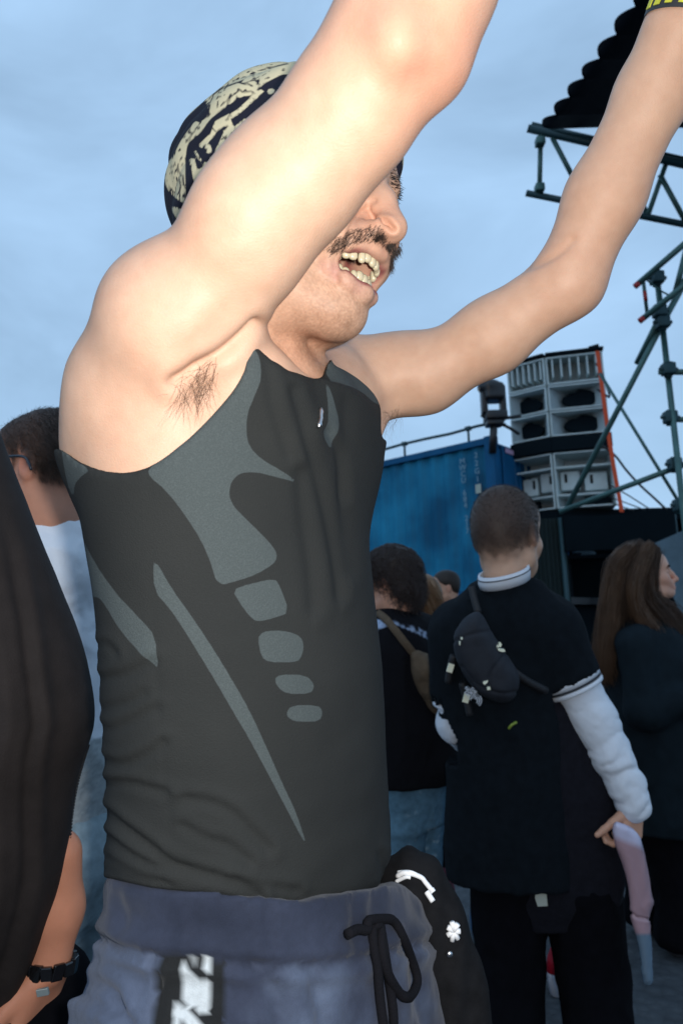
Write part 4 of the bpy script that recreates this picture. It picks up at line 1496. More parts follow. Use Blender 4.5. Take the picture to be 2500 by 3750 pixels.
# plan: the shared edge of the two columns stands at photo x 2013
E0 = P(2040, 1865, SD)
dR = np.array([math.cos(yawR), -math.sin(yawR), 0]) * 1.0
dL = np.array([-math.cos(yawL), math.sin(yawL) * 1.0, 0])
colR = (E0, dR, 0.90)
colL = (E0 - dR * .03, dL, 0.66)
z0 = E0[2]
hs = [(0.0, .92, 'mid'), (.94, .24, 'plain'), (1.20, .42, 'bin'), (1.64, .42, 'bin'), (2.08, .48, 'horn')]
stack_names = {'mid': 'mid range horn cabinet', 'plain': 'dark spacer cabinet', 'bin': 'bass bin with a dark cone', 'horn': 'ribbed horn cabinet'}
lvl = ['at the bottom of the speaker wall', 'across the middle of the speaker wall', 'just above the dark spacer', 'just under the ribbed horns', 'on top of the speaker wall']
for ci, (o, d, w) in enumerate((colL, colR)):
    n = nrm(np.cross(d, zr)); n = n if n @ (CAM - o) > 0 else -n
    side = 'angled' if ci == 0 else 'front facing'
    Ac = np.stack([d, n, zr])
    for li, (hz_, hh, kind) in enumerate(hs):
        dep = .62
        c = o + d * w / 2 - n * dep / 2 + zr * (hz_ + hh / 2 + .012)
        T = thing('speaker_cabinet', f"{'black' if kind == 'plain' else 'pale grey'} {side} {stack_names[kind]} {lvl[li]}", 'speaker', tuple(c[:2]) + (z0 + hz_ + .012,), 'cabinets of the speaker wall')
        t = .024
        mo, mi = (M['spk_dk'], M['spk_dk']) if kind == 'plain' else (M['spk'], M['spk_in'])
        if kind == 'plain':
            mobj('box', *boxv(c + n * .02, (w / 2 + .02, dep / 2 + .02, hh / 2 - .004), Ac, .01), mo, T, smooth=False)
            continue
        mobj('top_board', *boxv(c + zr * (hh / 2 - t / 2), (w / 2, dep / 2, t / 2), Ac), mo, T, smooth=False)
        mobj('bottom_board', *boxv(c - zr * (hh / 2 - t / 2), (w / 2, dep / 2, t / 2), Ac), mo, T, smooth=False)
        for q in (-1, 1):
            mobj('side_board', *boxv(c + d * q * (w / 2 - t / 2), (t / 2, dep / 2 - .002, hh / 2 - t - .001), Ac), mo, T, smooth=False)
        mobj('back_board', *boxv(c - n * (dep / 2 - t), (w / 2 - t, t / 2, hh / 2 - t), Ac), mi, T, smooth=False)
        if kind == 'bin':
            # folded horn: sloping boards leading to a dark mouth
            for q in (-1, 1):
                a_ = c + d * q * (w / 2 - t) + n * (dep / 2 - .02); b_ = c + d * q * w * .13 - n * dep * .2
                V4 = [a_ + zr * (hh / 2 - t), a_ - zr * (hh / 2 - t), b_ - zr * (hh / 2 - t), b_ + zr * (hh / 2 - t)]
                V4 = V4 + [v - n * .02 for v in V4]
                mobj('horn_flare', V4, [[0, 1, 2, 3], [7, 6, 5, 4], [0, 4, 5, 1], [2, 6, 7, 3], [1, 5, 6, 2], [0, 3, 7, 4]], mi, T, smooth=False)
            an = np.linspace(0, 2 * math.pi, 28, endpoint=False)
            rx, rz = w * .31, hh * .38
            ring = [c + n * .12 + d * (w * .06) + d * rx * math.cos(a) + zr * rz * math.sin(a) * (1 - .25 * (math.cos(a) < 0)) for a in an]
            V_ = ring + [p - n * .08 for p in ring]
            Fb = [list(range(28)), list(range(55, 27, -1))] + [[i, i + 28, (i + 1) % 28 + 28, (i + 1) % 28] for i in range(28)]
            mobj('cone', V_, Fb, M['spk_dk'], T, smooth=False)
        elif kind == 'horn':
            for q in range(6):
                s_ = (q + .5) / 6 - .5
                mobj('rib', *boxv(c + d * s_ * w * .92 + n * (dep / 2 - .16) + zr * .05, (.012, .14, hh / 2 - .08), Ac), mo, T, smooth=False)
            lip = [c + d * q * (w / 2 - t) + n * (dep / 2 - .01) - zr * (hh / 2 - t) for q in (-1, 1)] + [c + d * q * (w / 2 - t) + n * (dep / 2 - .30) - zr * (hh / 2 - .14) for q in (1, -1)]
            lip = lip + [v - zr * .015 for v in lip]
            mobj('lower_lip', lip, [[0, 1, 2, 3], [7, 6, 5, 4], [0, 4, 5, 1], [1, 5, 6, 2], [2, 6, 7, 3], [3, 7, 4, 0]], M['spk'], T, smooth=False)
            mobj('throat', *boxv(c - n * .05 + zr * .03, (w / 2 - t - .002, .02, hh / 2 - .05), Ac), mi, T, smooth=False)
        else:
            for q, (ax_, az_, hw_, hh_) in enumerate(((-.2, .02, .13, .16), (.2, -.02, .15, .15))):
                cc = c + d * ax_ * w * 1.1 + zr * az_ + n * .05
                mobj('baffle', *boxv(cc, (hw_ * w * 1.3, .06, hh_), Ac, .02), M['spk'], T, smooth=False)
                mobj('port', *boxv(cc + n * .06 + d * (-.07) + zr * (.04), (.02, .012, .07), Ac), M['spk_dk'], T, smooth=False)
            mobj('shelf', *boxv(c + zr * .22 + n * .05, (w / 2 - t - .002, dep / 2 - .1, .014), Ac), M['spk'], T, smooth=False)
            mobj('shelf', *boxv(c - zr * .24 + n * .05, (w / 2 - t - .002, dep / 2 - .1, .014), Ac), M['spk'], T, smooth=False)
            mobj('grille', *boxv(c + d * w * .22 - zr * .35 + n * .1, (w * .22, .05, .07), Ac), M['spk_dk'], T, smooth=False)

# dark edge strips with the stack's flight cover
topc = [E0 + dR * .92, E0, E0 + dL * .68]
tz = z0 + 2.60
edge = thing('speaker_cover', 'thin dark lid along the top of the speaker wall', 'cover', tuple(E0[:2]) + (tz,))
for a_, b_ in ((topc[0], topc[1] + dR * .002), (topc[1] - dR * .03, topc[2])):
    q0, q1 = np.array([a_[0], a_[1], tz + .025]), np.array([b_[0], b_[1], tz + .025])
    dd = nrm(q1 - q0); nn = np.cross(zr, dd)
    nn = nn if nn @ (CAM - q0) > 0 else -nn
    mobj('lid_board', *boxv((q0 + q1) / 2 - nn * .3, (np.linalg.norm(q1 - q0) / 2, .33, .022), np.stack([dd, nn, zr])), M['spk_dk'], edge, smooth=False)

# orange ratchet strap at the side of the stack
M['orange'] = mat('orange_strap', (.75, .085, .02), rough=.6)
sp = [P(2172, 1272, 10.7), P(2186, 1285, 10.6), P(2228, 1600, 10.6), P(2275, 1875, 10.6)]
Vq = []
for q in spline(sp[1:], 20):
    Vq += [q - _r * .032, q + _r * .032]
Vq = np.array(Vq); n2 = len(Vq)
Vq = np.concatenate([Vq, Vq + _f * .006])
Fq = []
for i in range(19):
    a = 2 * i
    Fq += [[a, a + 1, a + 3, a + 2], [n2 + a, n2 + a + 2, n2 + a + 3, n2 + a + 1], [a, a + 2, n2 + a + 2, n2 + a], [a + 1, n2 + a + 1, n2 + a + 3, a + 3]]
mobj('ratchet_strap', Vq, Fq, M['orange'], None, smooth=False, label='orange ratchet strap stretched down beside the speaker wall', cat='strap')
mobj('strap_clamp', *tube([P(2155, 1280, 10.68), P(2192, 1270, 10.62)], .05, 10), M['spk_dk'], None, label='small dark clamp holding the orange strap at the top', cat='clamp')

# ---- black stage booth under the speakers
def slab(px0, py0, px1, py1, d0, thick, name, mtl, parent):
    a, b_ = P(px0, py0, d0), P(px1, py1, d0)
    c_ = (a + b_) / 2
    return mobj(name, *boxv((c_[0], c_[1] + thick / 2, (a[2] + b_[2]) / 2), (abs(b_[0] - a[0]) / 2, thick / 2, abs(a[2] - b_[2]) / 2)), mtl, parent, smooth=False)


booth = thing('stage_booth', 'black draped stage structure below the speaker wall', 'stage', tuple(P(2250, 2290, 11)[:2]) + (0,))
bl_, br_ = P(1910, 1890, 10.9), P(2560, 1890, 10.9)
ztop = z0 - .012
mobj('deck', *boxv(((bl_[0] + br_[0]) / 2 + .55, 12.4, ztop - .10), ((br_[0] - bl_[0]) / 2 + .3, 1.5, .095)), M['scrim'], booth, smooth=False)
mobj('header', *boxv(((P(2075, 1900, 10.2)[0] + P(2487, 1900, 10.2)[0]) / 2, 10.30, (P(2280, 1878, 10.2)[2] + P(2280, 2010, 10.2)[2]) / 2), ((P(2487, 1900, 10.2)[0] - P(2075, 1900, 10.2)[0]) / 2, .06, (P(2280, 1878, 10.2)[2] - P(2280, 2010, 10.2)[2]) / 2)), M['scrim'], booth, smooth=False)
V, Fc = [], []
for i in range(41):
    x = P(1880, 2000, 10.4)[0] + i / 40 * (P(2080, 2000, 10.4)[0] - P(1880, 2000, 10.4)[0])
    V += [(x, 10.42 + .03 * math.sin(i * 1.9), .006), (x, 10.42 + .03 * math.sin(i * 1.9), ztop - .2)]
for i in range(40):
    Fc.append([2 * i, 2 * i + 2, 2 * i + 3, 2 * i + 1])
mobj('curtain', V, Fc, mat('green_black', (.003, .013, .014), rough=.9), booth)
mobj('back_wall', *boxv((P(2300, 2000, 12.6)[0], 12.9, (ztop - .2) / 2), (3.2, .04, (ztop - .2) / 2 - .003)), M['scrim'], booth, smooth=False)
for x in (2068, 2490):
    q = P(x, 2000, 10.3)
    mobj('leg', *tube([(q[0], q[1] + .12, .004), (q[0], q[1] + .12, ztop - .2)], .04, 10), M['dark_pipe'], booth)
# pale tarpaulin hung inside on the right
ta = [P(2395, 1990, 9.6), P(2520, 1935, 9.6), P(2520, 2330, 9.6), P(2470, 2200, 9.6), P(2420, 2080, 9.6)]
V = [q for q in ta] + [q + _f * .01 for q in ta]
mobj('tarpaulin', V, [[0, 4, 3, 2, 1], [5, 6, 7, 8, 9]] + [[i, (i + 1) % 5, (i + 1) % 5 + 5, i + 5] for i in range(5)], mat('tarp_blue', (.10, .16, .20), rough=.7, noise=.2, nscale=6), None, smooth=False,
     label='slanting grey blue tarpaulin hung at the side of the black stage', cat='tarpaulin')
q = P(2480, 1700, 9.6)
# things glinting on a table inside
for i, (x, y) in enumerate(((2200, 2000), (2130, 2015), (2145, 2035), (2170, 2005))):
    q = P(x, y, 11.2)
    mobj('mixer_case', *boxv(q, (.16 - .02 * i, .1, .05), None, .01), mat(f'glint{i}', (.09, .15, .19), rough=.4), None, smooth=False,
         label=['wide grey mixer case on the stage table', 'low grey equipment case on the stage table', 'small grey case in front of the stage table', 'narrow grey case behind the mixer'][i], cat='equipment case')
q = P(2170, 2030, 11.2)
tb = thing('stage_table', 'dark table inside the black stage carrying grey cases', 'table', (q[0], q[1], 0))
mobj('table_top', *boxv((q[0], q[1], P(2170, 2044, 11.2)[2]), (.6, .35, .03)), M['spk_dk'], tb, smooth=False)
for a in (-1, 1):
    for b_ in (-1, 1):
        mobj('leg', *tube([(q[0] + a * .5, q[1] + b_ * .28, .004), (q[0] + a * .5, q[1] + b_ * .28, P(2170, 2044, 11.2)[2] - .03)], .03, 8), M['spk_dk'], tb)

# ---- scaffold tower of green tubes
scaf = thing('scaffold_tower', 'green steel tube scaffold with couplers and diagonal braces', 'scaffold', tuple(P(2480, 2290, 5.6)[:2]) + (0,))
TR = .0241


def tb_(a, b_, r=TR, m=None, name='tube', n=3):
    return mobj(name, *tube(np.linspace(np.asarray(a), np.asarray(b_), n), r, 12), m or M['pipe'], scaf)


def coupler(p):
    return mobj('coupler', *join([boxv(p, (.05, .045, .05), None, .012), tube([np.asarray(p) + _r * -.075, np.asarray(p) + _r * .075], .016, 8), tube([np.asarray(p) - _u * .07, np.asarray(p) + _u * .06], .031, 10)]), M['dark_pipe'], scaf)


pa = P(2403, 985, 5.6); pb = P(2492, 1862, 5.6)
e_ = nrm(pb - pa)
gz_ = pa + e_ * ((0 - pa[2]) / e_[2])
# the upright: plumb line through the photographed post
ups = P(2447, 1400, 5.6)
tb_((ups[0], ups[1], .01), (ups[0], ups[1], P(2400, 975, 5.6)[2]), m=M['pipe'], name='upright')
tb_((ups[0] + 1.6, ups[1] + .4, .01), (ups[0] + 1.6, ups[1] + .4, 5.6), name='upright')
mobj('base_plate', *boxv((ups[0], ups[1], .006), (.08, .08, .005)), M['pipe'], scaf, smooth=False)
for (a, b_) in (((2520, 1000, 5.5), (2075, 1858, 6.2)), ((2195, 1368, 6.3), (2492, 1852, 5.7)), ((2048, 1874, 6.2), (2600, 1664, 5.5)),
                ((2322, 1050, 5.5), (2560, 845, 5.2)), ((2339, 1177, 5.5), (2560, 1000, 5.2)), ((2353, 1025, 5.55), (2368, 1150, 5.55)),
                ((2412, 1362, 5.6), (2700, 1364, 5.6)), ((2428, 1536, 5.6), (2700, 1538, 5.6)), ((2520, 880, 5.6), (2470, 1075, 5.6)), ((2520, 1010, 5.65), (2415, 1200, 5.65)), ((2400, 1190, 5.62), (2330, 1330, 5.9))):
    thin = TR * (.6 if a[0] in (2195, 2353) else 1.0)
    tb_(P(*a), P(*b_), thin)
for (x, y) in ((2403, 1018), (2412, 1140), (2424, 1180), (2445, 1352), (2452, 1528), (2468, 1700), (2488, 1850)):
    coupler(P(x, y, 5.58))
tb_(P(2358, 1066, 5.5), P(2363, 1102, 5.5), TR * .66, mat('red_band', (.35, .02, .02), rough=.5), 'red_band')
tb_(P(2322, 1050, 5.48), P(2337, 1038, 5.47), TR * 1.02, bpy.data.materials['red_band'], 'red_band')
tb_(P(2339, 1177, 5.48), P(2355, 1164, 5.47), TR * 1.02, bpy.data.materials['red_band'], 'red_band')
mobj('tie_wire', *tube(spline([P(2360, 1020, 5.5), P(2410, 1060, 5.5), P(2455, 1085, 5.5)], 12), .007, 6), M['pipe'], scaf)

# ---- overhead truss and black roof sheet
tru = thing('roof_truss', 'steel lattice truss carrying the front of the black stage roof', 'truss', tuple(P(2200, 600, 6)[:2]) + (P(2200, 818, 6)[2],))
def tt(a, b_, r=.026, name='chord'):
    return mobj(name, *tube([np.asarray(P(*a)), np.asarray(P(*b_))], r, 12), M['pipe'] if name != 'chord' else M['dark_pipe'], tru)
tt((1931, 470, 6.0), (2620, 630, 5.9), .034)
tt((1945, 455, 6.25), (2620, 610, 6.15), .022)
tt((1925, 707, 6.0), (2620, 845, 5.9), .028)
for (a, b_) in (((1978, 488, 6.0), (1974, 712, 6.0)), ((2021, 505, 6.0), (2118, 690, 6.0)), ((2118, 744, 6.0), (2250, 545, 6.0)), ((2255, 550, 6.0), (2370, 790, 6.0)), ((2414, 640, 5.95), (2510, 815, 5.95)), ((2370, 790, 5.97), (2440, 590, 5.97))):
    tt(a, b_, .022, 'lattice_bar')
for (x, y) in ((1974, 690), (1976, 520)):
    mobj('clamp', *boxv(P(x, y, 5.97), (.04, .04, .035), None, .01), M['pipe'], tru)
# roof sheet: bulging panels between hoops, running from the truss towards the camera overhead
edge_px = [(1993, 474), (2035, 423), (2085, 359), (2137, 290), (2195, 218), (2256, 130), (2325, 28), (2400, -90), (2490, -240)]
deps = np.linspace(6.1, 4.2, len(edge_px))
epts = [P(x, y, d_) for (x, y), d_ in zip(edge_px, deps)]
roof = thing('stage_roof', 'black tarpaulin stage roof with a scalloped edge overhead', 'roof', tuple(P(2400, 300, 5.5)[:2]) + (P(2400, 300, 5.5)[2],))
M['roof'] = mat('roof_sheet', (.004, .007, .014), rough=.75, spec=.25)
for i in range(len(epts) - 1):
    a, b_ = epts[i], epts[i + 1]
    V = []
    nu, nv = 9, 12
    out = nrm(np.cross(b_ - a, zr)); out = out if out @ np.array([-1, 0, 0]) > 0 else -out
    for iu in range(nu):
        s_ = iu / (nu - 1)
        bul = math.sin(math.pi * s_ ** .8)
        e = a + (b_ - a) * s_ + (np.array([-.055, 0, 0]) + zr * .035) * bul
        for iv in range(nv):
            r_ = (iv / (nv - 1)) ** 2
            V.append(a + (b_ - a) * s_ + np.array([4.2, .5, -.35]) * r_ + zr * .25 * math.sin(math.pi * r_) if iv else e)
    V = np.array(V)
    Fc = np.array([[u * nv + v, u * nv + v + 1, (u + 1) * nv + v + 1, (u + 1) * nv + v] for u in range(nu - 1) for v in range(nv - 1)])
    n_ = len(V)
    V = np.concatenate([V, V + zr * .012])
    rim = []
    for u in range(nu - 1):
        rim.append([u * nv, (u + 1) * nv, (u + 1) * nv + n_, u * nv + n_])
    Fall = np.concatenate([Fc, Fc[:, ::-1] + n_, np.array(rim)])
    mobj('roof_panel', V, Fall, M['roof'], roof)
for e in epts[1:]:
    mobj('roof_hoop', *tube([e + np.array([.1, .01, .06]), e + np.array([2.1, .25, .16]), e + np.array([4.2, .5, -.28])], .02, 8), M['roof'], roof)

# ---- cables in the sky beside the strap
M['cable'] = mat('cable', (.015, .018, .022), rough=.6)
cabs = [([(2200, 1630), (2250, 1668), (2290, 1720), (2340, 1775), (2400, 1830), (2440, 1868)], .018, 'wavy dark cable sagging from the speaker wall to the stage edge'),
        ([(2225, 1772), (2300, 1815), (2380, 1866)], .010, 'thin straight cable just under the wavy one beside the strap'),
        ([(2230, 1820), (2300, 1845), (2360, 1868)], .009, 'thin cable crossing the foot of the orange strap'),
        ([(2235, 1840), (2275, 1855), (2320, 1870)], .009, 'lowest thin cable at the foot of the orange strap'),
        ([(2180, 1330), (2200, 1360), (2230, 1450), (2210, 1442), (2185, 1425)], .016, 'short cable loop hanging near the top of the strap')]
for pts, r_, lb in cabs:
    mobj('cable', *tube(spline([P(x, y, 10.7) for x, y in pts], 24), r_, 6), M['cable'], None, label=lb, cat='cable')
# ================================================================== THE CROWD
def fit(pts, m):
    p = np.asarray(pts, float)
    return p.min(0) - m, p.max(0) + m


def loft_bounds(rw, m=.06):
    a = np.array(rw)
    r_ = a[:, 3:5].max()
    return np.array([(a[:, 1] - r_).min() - m, (a[:, 2] - r_).min() - m, a[:, 0].min() - m]), np.array([(a[:, 1] + r_).max() + m, (a[:, 2] + r_).max() + m, a[:, 0].max() + m])


def wrinkle(V, Q, amp, scale, stretch=(1, 1, 1), seed=0):
    N = normals(V, Q)
    n = fbm(V * np.array(stretch), scale, 3, seed)
    return V + N * (amp * (1 - 2 * np.abs(n)))[:, None]


def dirv(yaw):
    return np.array([math.cos(R(yaw)), -math.sin(R(yaw)), 0]), np.array([-math.sin(R(yaw)), -math.cos(R(yaw)), 0])


def legs(parent, hip, fw, rt, mtl, r=(.095, .075, .06), spread=.09, name='trousers', top=None, h=.009, shoe=True, tint=None, lean=0.0, waist=None):
    """two trouser legs down to the ground, and shoes"""
    a = [hip + rt * spread, hip - rt * spread]
    lo, hi = fit([hip + [.35, .35, .25], hip - [.35, .35, 0], [hip[0], hip[1], .02]], .02)
    lo[2] = .035
    f_ = Field(lo, hi, h)
    if waist is not None:
        f_.loft(waist, fw, 0)
    f_.ell(hip + np.array([0, 0, .04]), (.17, .125, .13), np.stack([rt, fw, [0, 0, 1.0]]), .03)
    feet = []
    for i, p in enumerate(a):
        kn = np.array([p[0], p[1], hip[2] * .53]) + fw * (.02 + lean * (1 if i else -1)) + rt * (.015 if i == 0 else -.015)
        an = np.array([p[0], p[1], .08]) + fw * (-.02 + 1.6 * lean * (1 if i else -1)) + rt * (.02 if i == 0 else -.02)
        f_.chain([p, kn, an], r, .03)
        feet.append(an)
    if top is not None:
        idx, Vg = f_.where(.03)
        f_.a[idx] = np.maximum(f_.a[idx], Vg[:, 2] - top)
    V, Q = biggest(*f_.mesh())
    V = wrinkle(V, Q, .006, 16, (1, 1, .6), 3)
    at = {'tint': tint(V)} if tint else None
    mobj(name, V, Q, mtl, parent, attrs=at)
    if shoe:
        for an in feet:
            f2 = Field(an + [-.3, -.3, -.10], an + [.3, .3, .06], .011)
            f2.chain([an + [0, 0, -.03], an + fw * .09 + [0, 0, -.04], an + fw * .17 + [0, 0, -.045]], [.052, .044, .036], .03)
            idx, Vg = f2.where(.03); f2.a[idx] = np.maximum(f2.a[idx], .003 - Vg[:, 2])
            mobj('shoe', *f2.mesh(), M['shoe'], parent)
    return feet


def bg_head(parent, H, neck_base, h=.0045, skin=SKIN, hair=None, neck_r=.056, extra=None, stubble=0.0, ears=True):
    lo, hi = fit([H.O - .16, H.O + .16, neck_base], .08)
    f_ = Field(lo, hi, h)
    f_.chain([neck_base, H.w(-.012, 0, -.10), H.w(-.03, 0, -.04)], [neck_r + .012, neck_r, neck_r], .03)
    head_shape(f_, H, ears)
    if extra:
        extra(f_)
    V, Q = biggest(*f_.mesh())
    V = relax(V, Q, 1, .5)
    C_ = face_tint(H, V, skin, stubble=stubble)
    N_ = normals(V, Q)
    if hair is not None:
        w, col = hair(H, V)
        w = np.clip(w, 0, 1)[:, None]
        C_ = C_ * (1 - w) + np.asarray(col) * w
    C_ *= 1 + fbm(V, 20, 3, 2)[:, None] * .08
    b_ = mobj('body', V, Q, M['skin'], parent, attrs={'tint': C_})
    return V, Q, N_, b_


# ------------------------------------------------------------------ man with the backpack, seen from behind
D1 = 2.05
man2 = thing('person', 'man with shaved hair seen from behind in black polo over white sleeves', 'person', tuple(P(1900, 2290, D1)[:2]) + (0.0,))
H2 = HeadFrame(P(1852, 1950, D1), -50, 4, 0, 1.2)
fw2, rt2 = dirv(-78)
nb2 = P(1855, 2150, D1 + .02)
wr = P(2316, 2950, 1.94)


def buzz(H, V):
    f, l, u = H.loc(V)
    line = np.where(f < 0, -.035 + .03 * np.clip(-f / .08, 0, 1) * 0, .055 - .3 * np.clip(.06 - f, 0, .2))
    line = np.where(f < .03, np.interp(f, [-.1, -.03, .03], [-.098, -.070, -.035]), np.interp(f, [.03, .07, .12], [.0, .055, .07]))
    return 1 / (1 + np.exp(-(u - line - .02 + .012 * vnoise(V, 60)) / .011)) * .93, np.array([.020, .012, .010])


V, Q, N_, b_ = bg_head(man2, H2, nb2, .0045, SKIN * .95, buzz)
f_, l_, u_ = H2.loc(V)
w, _c = buzz(H2, V)
sel = (w > .55) & (rng.random(len(V)) < w)
S = hair_on(V, N_, sel, 9000, .007, .0003, lambda v, n: H2.f * .35 - H2.u * .1, .8, .5, 3, -.001, 21)
mobj('hair', *strands(S, .00032), M['hair_buzz'] if 'hair_buzz' in M else M.setdefault('hair_buzz', mat('hair_buzz', (.020, .013, .010), rough=.6)), man2, kind='stuff')
# hand that holds the pink tube
fh = Field(*fit([wr - .2, wr + .15], .0), .0035)
fh.rod(wr + (P(2290, 2870, 1.94) - wr) * .6, wr, .030, .026, .01)
hand(fh, wr, P(2305, 3090, 1.92) - wr, -_r * .9 + _f * .1, -_f * .2 - _r * .55, 1.05, .98)
Vh, Qh = biggest(*fh.mesh())
mobj('hand', Vh, Qh, M['skin'], man2, attrs={'tint': np.tile(SKIN * np.array([.9, .8, .78]), (len(Vh), 1))})
# polo shirt
tors = rows([(2150, 1740, 1965), (2210, 1660, 2010), (2300, 1620, 2030), (2420, 1612, 2030), (2560, 1620, 2035), (2750, 1628, 2070), (2950, 1632, 2100), (3100, 1630, 2120), (3225, 1640, 2130)], D1, 1.5, -78)
lo, hi = loft_bounds(tors, .16)
fq = Field(lo, hi, .0065)
fq.loft(tors, fw2, 0)
shR, elR = P(1995, 2310, D1), P(2108, 2525, 2.02)
shL, elL = P(1695, 2325, D1 + .03), P(1668, 2590, 2.08)
fq.chain([nb2 + [0, 0, -.06], shR, elR], [.09, .096, .084], .05)
fq.chain([nb2 + [0, 0, -.06], shL, elL], [.09, .088, .070], .06)
idx, Vg = fq.where(.03)
for a_, b2 in ((shR, elR), (shL, elL)):
    d_ = nrm(b2 - a_)
    fq.a[idx] = np.maximum(fq.a[idx], np.where((np.linalg.norm(Vg - b2, axis=1) < .17) & (np.linalg.norm(np.cross(Vg - a_, d_), axis=1) < (.105 if b2 is elR else .075)) & ((b2 is elR) | (proj(Vg)[0] < 1700)), (Vg - (b2 - d_ * .035)) @ d_, -1))
fq.a[idx] = np.maximum(fq.a[idx], P(1850, 3215, D1)[2] - Vg[:, 2])
Vq, Qq = biggest(*fq.mesh())
Vq = wrinkle(Vq, Qq, .007, 9, (1, 1, .5), 4)
M['polo'] = mat('polo_black', (.0045, .007, .010), rough=.95, spec=.12, noise=.25, nscale=40, bump=.3, bscale=500)
polo = mobj('polo_shirt', Vq, Qq, M['polo'], man2, label='black short sleeved polo shirt')
# white ribbed collar and sleeve cuffs, each with a dark line
M['white_cloth'] = mat('white_cloth', (.62, .66, .72), rough=.85, spec=.2, bump=.2, bscale=600)
M['dark_line'] = mat('dark_line', (.03, .035, .045), rough=.9)


def ring_band(c, ax, r, h_, rr, name, mtl, parent, tilt=None, n=40, sq=(1, 1)):
    ax = nrm(ax); e1 = nrm(np.cross(ax, _f)); e2 = np.cross(ax, e1)
    if tilt is not None:
        e1 = nrm(e1 + ax * tilt[0]); e2 = nrm(e2 + ax * tilt[1])
    an = np.linspace(0, 2 * math.pi, n, endpoint=False)
    prof = [(0, r), (0, r + rr), (h_ * .5, r + rr * 1.3), (h_, r + rr), (h_, r)]
    V_, F_ = [], []
    for (z_, q_) in prof:
        for a in an:
            V_.append(c + ax * z_ + q_ * (sq[0] * math.cos(a) * e1 + sq[1] * math.sin(a) * e2))
    m_ = len(prof)
    for i in range(m_):
        for j in range(n):
            F_.append([i * n + j, i * n + (j + 1) % n, ((i + 1) % m_) * n + (j + 1) % n, ((i + 1) % m_) * n + j])
    return mobj(name, V_, F_, mtl, parent)


cax = nrm(H2.w(-.02, 0, -.10) - nb2 + np.array([0, 0, .10]))
cb_ = H2.w(-.018, 0, -.128)
ring_band(cb_, cax, .066, .040, .007, 'collar', M['white_cloth'], polo, (-.10, .22), sq=(1.02, 1.08))
ring_band(cb_ + cax * .028, cax, .068, .0035, .007, 'collar_line', M['dark_line'], polo, (-.10, .22), sq=(1.02, 1.08))
dR_ = nrm(elR - shR); dL_ = nrm(elL - shL)
for (e_, d_, r_) in ((elR, dR_, .0805), (elL, dL_, .066)):
    ring_band(e_ - d_ * .050, d_, r_, .028, .006, 'sleeve_cuff', M['white_cloth'], polo)
    ring_band(e_ - d_ * .020, d_, r_ - .001, .005, .006, 'cuff_line', M['dark_line'], polo)
    ring_band(e_ - d_ * .013, d_, r_ - .002, .013, .006, 'sleeve_cuff', M['white_cloth'], polo)
# white undershirt sleeves
for (pts, rad, nm) in (([shR, elR - dR_ * .06, P(2170, 2630, 2.0), P(2235, 2765, 1.97), P(2290, 2870, 1.95), P(2316, 2945, 1.94)], [.06, .070, .067, .057, .050, .049], 1),
                       ([shL, elL - dL_ * .05, P(1668, 2650, 2.10), P(1700, 2690, 2.22), P(1760, 2690, 2.34)], [.05, .058, .056, .050, .040], 2)):
    lo, hi = fit(pts, .10)
    f2 = Field(lo, hi, .0048)
    f2.chain(pts, rad, .02)
    V_, Q_ = biggest(*f2.mesh())
    N2 = normals(V_, Q_)
    ax_ = nrm(pts[-1] - pts[1])
    s_ = (V_ - pts[1]) @ ax_
    ph = s_ * 120 + 7.0 * fbm(V_, 11, 3, nm)
    amp = .0016 + .0030 * np.clip((s_ - .10) / .2, 0, 1)
    V_ = V_ + N2 * (amp * (np.abs(np.sin(ph * .5)) - .6) * np.clip(.8 + 1.6 * fbm(V_, 18, 2, 5), 0, 2) + .003 * fbm(V_, 30, 3, 8))[:, None]
    mobj('undershirt_sleeve', V_, Q_, M['white_cloth'], man2)
fh = Field(*fit([P(1760, 2690, 2.34) - .14, P(1760, 2690, 2.34) + .22], .0), .007)
fh.rod(P(1735, 2690, 2.30), P(1760, 2690, 2.34), .028, .026, .01)
hand(fh, P(1760, 2690, 2.34), fw2 + .3 * rt2, zr, rt2, .5)
Vh, Qh = biggest(*fh.mesh())
mobj('hand', Vh, Qh, M['skin'], man2, attrs={'tint': np.tile(SKIN * np.array([.9, .8, .78]), (len(Vh), 1))})
# hoodie slung over the hip, and trousers
hood = rows([(2530, 1880, 2030), (2620, 1840, 2095), (2720, 1815, 2155), (2870, 1800, 2235), (3000, 1795, 2250), (3180, 1790, 2283), (3300, 1810, 2268), (3380, 1860, 2200)], D1 - .02, 2.3, -80)
lo, hi = loft_bounds(hood, .03)
f2 = Field(lo, hi, .0075)
f2.loft(hood, fw2, 0)
V_, Q_ = biggest(*f2.mesh())
V_ = wrinkle(V_, Q_, .010, 8, (1, 1, .4), 12)
M['hoodie'] = mat('hoodie', (.008, .008, .012), rough=.95, spec=.15, noise=.25, nscale=60)
hd_ = mobj('hoodie', V_, Q_, M['hoodie'], None, label='dark hoodie slung behind the hip of the man with the backpack', cat='hoodie')
hv = V_
tag_p = [(1962, 3248), (1990, 3240), (1996, 3242), (2004, 3318), (1968, 3320), (1958, 3290)]
tz_ = min(proj(hv)[2][np.abs(proj(hv)[0] - 1985) + np.abs(proj(hv)[1] - 3280) < 60]) - .006
Vt = [P(x, y, tz_) for x, y in tag_p]; Vt = Vt + [v + _f * .003 for v in Vt]
mobj('patch', Vt, [[5, 4, 3, 2, 1, 0], [6, 7, 8, 9, 10, 11]] + [[i, (i + 1) % 6, (i + 1) % 6 + 6, i + 6] for i in range(6)], mat('patch', (.40, .42, .36), rough=.7), hd_, smooth=False)
hip2 = P(1990, 3230, D1 + .02)
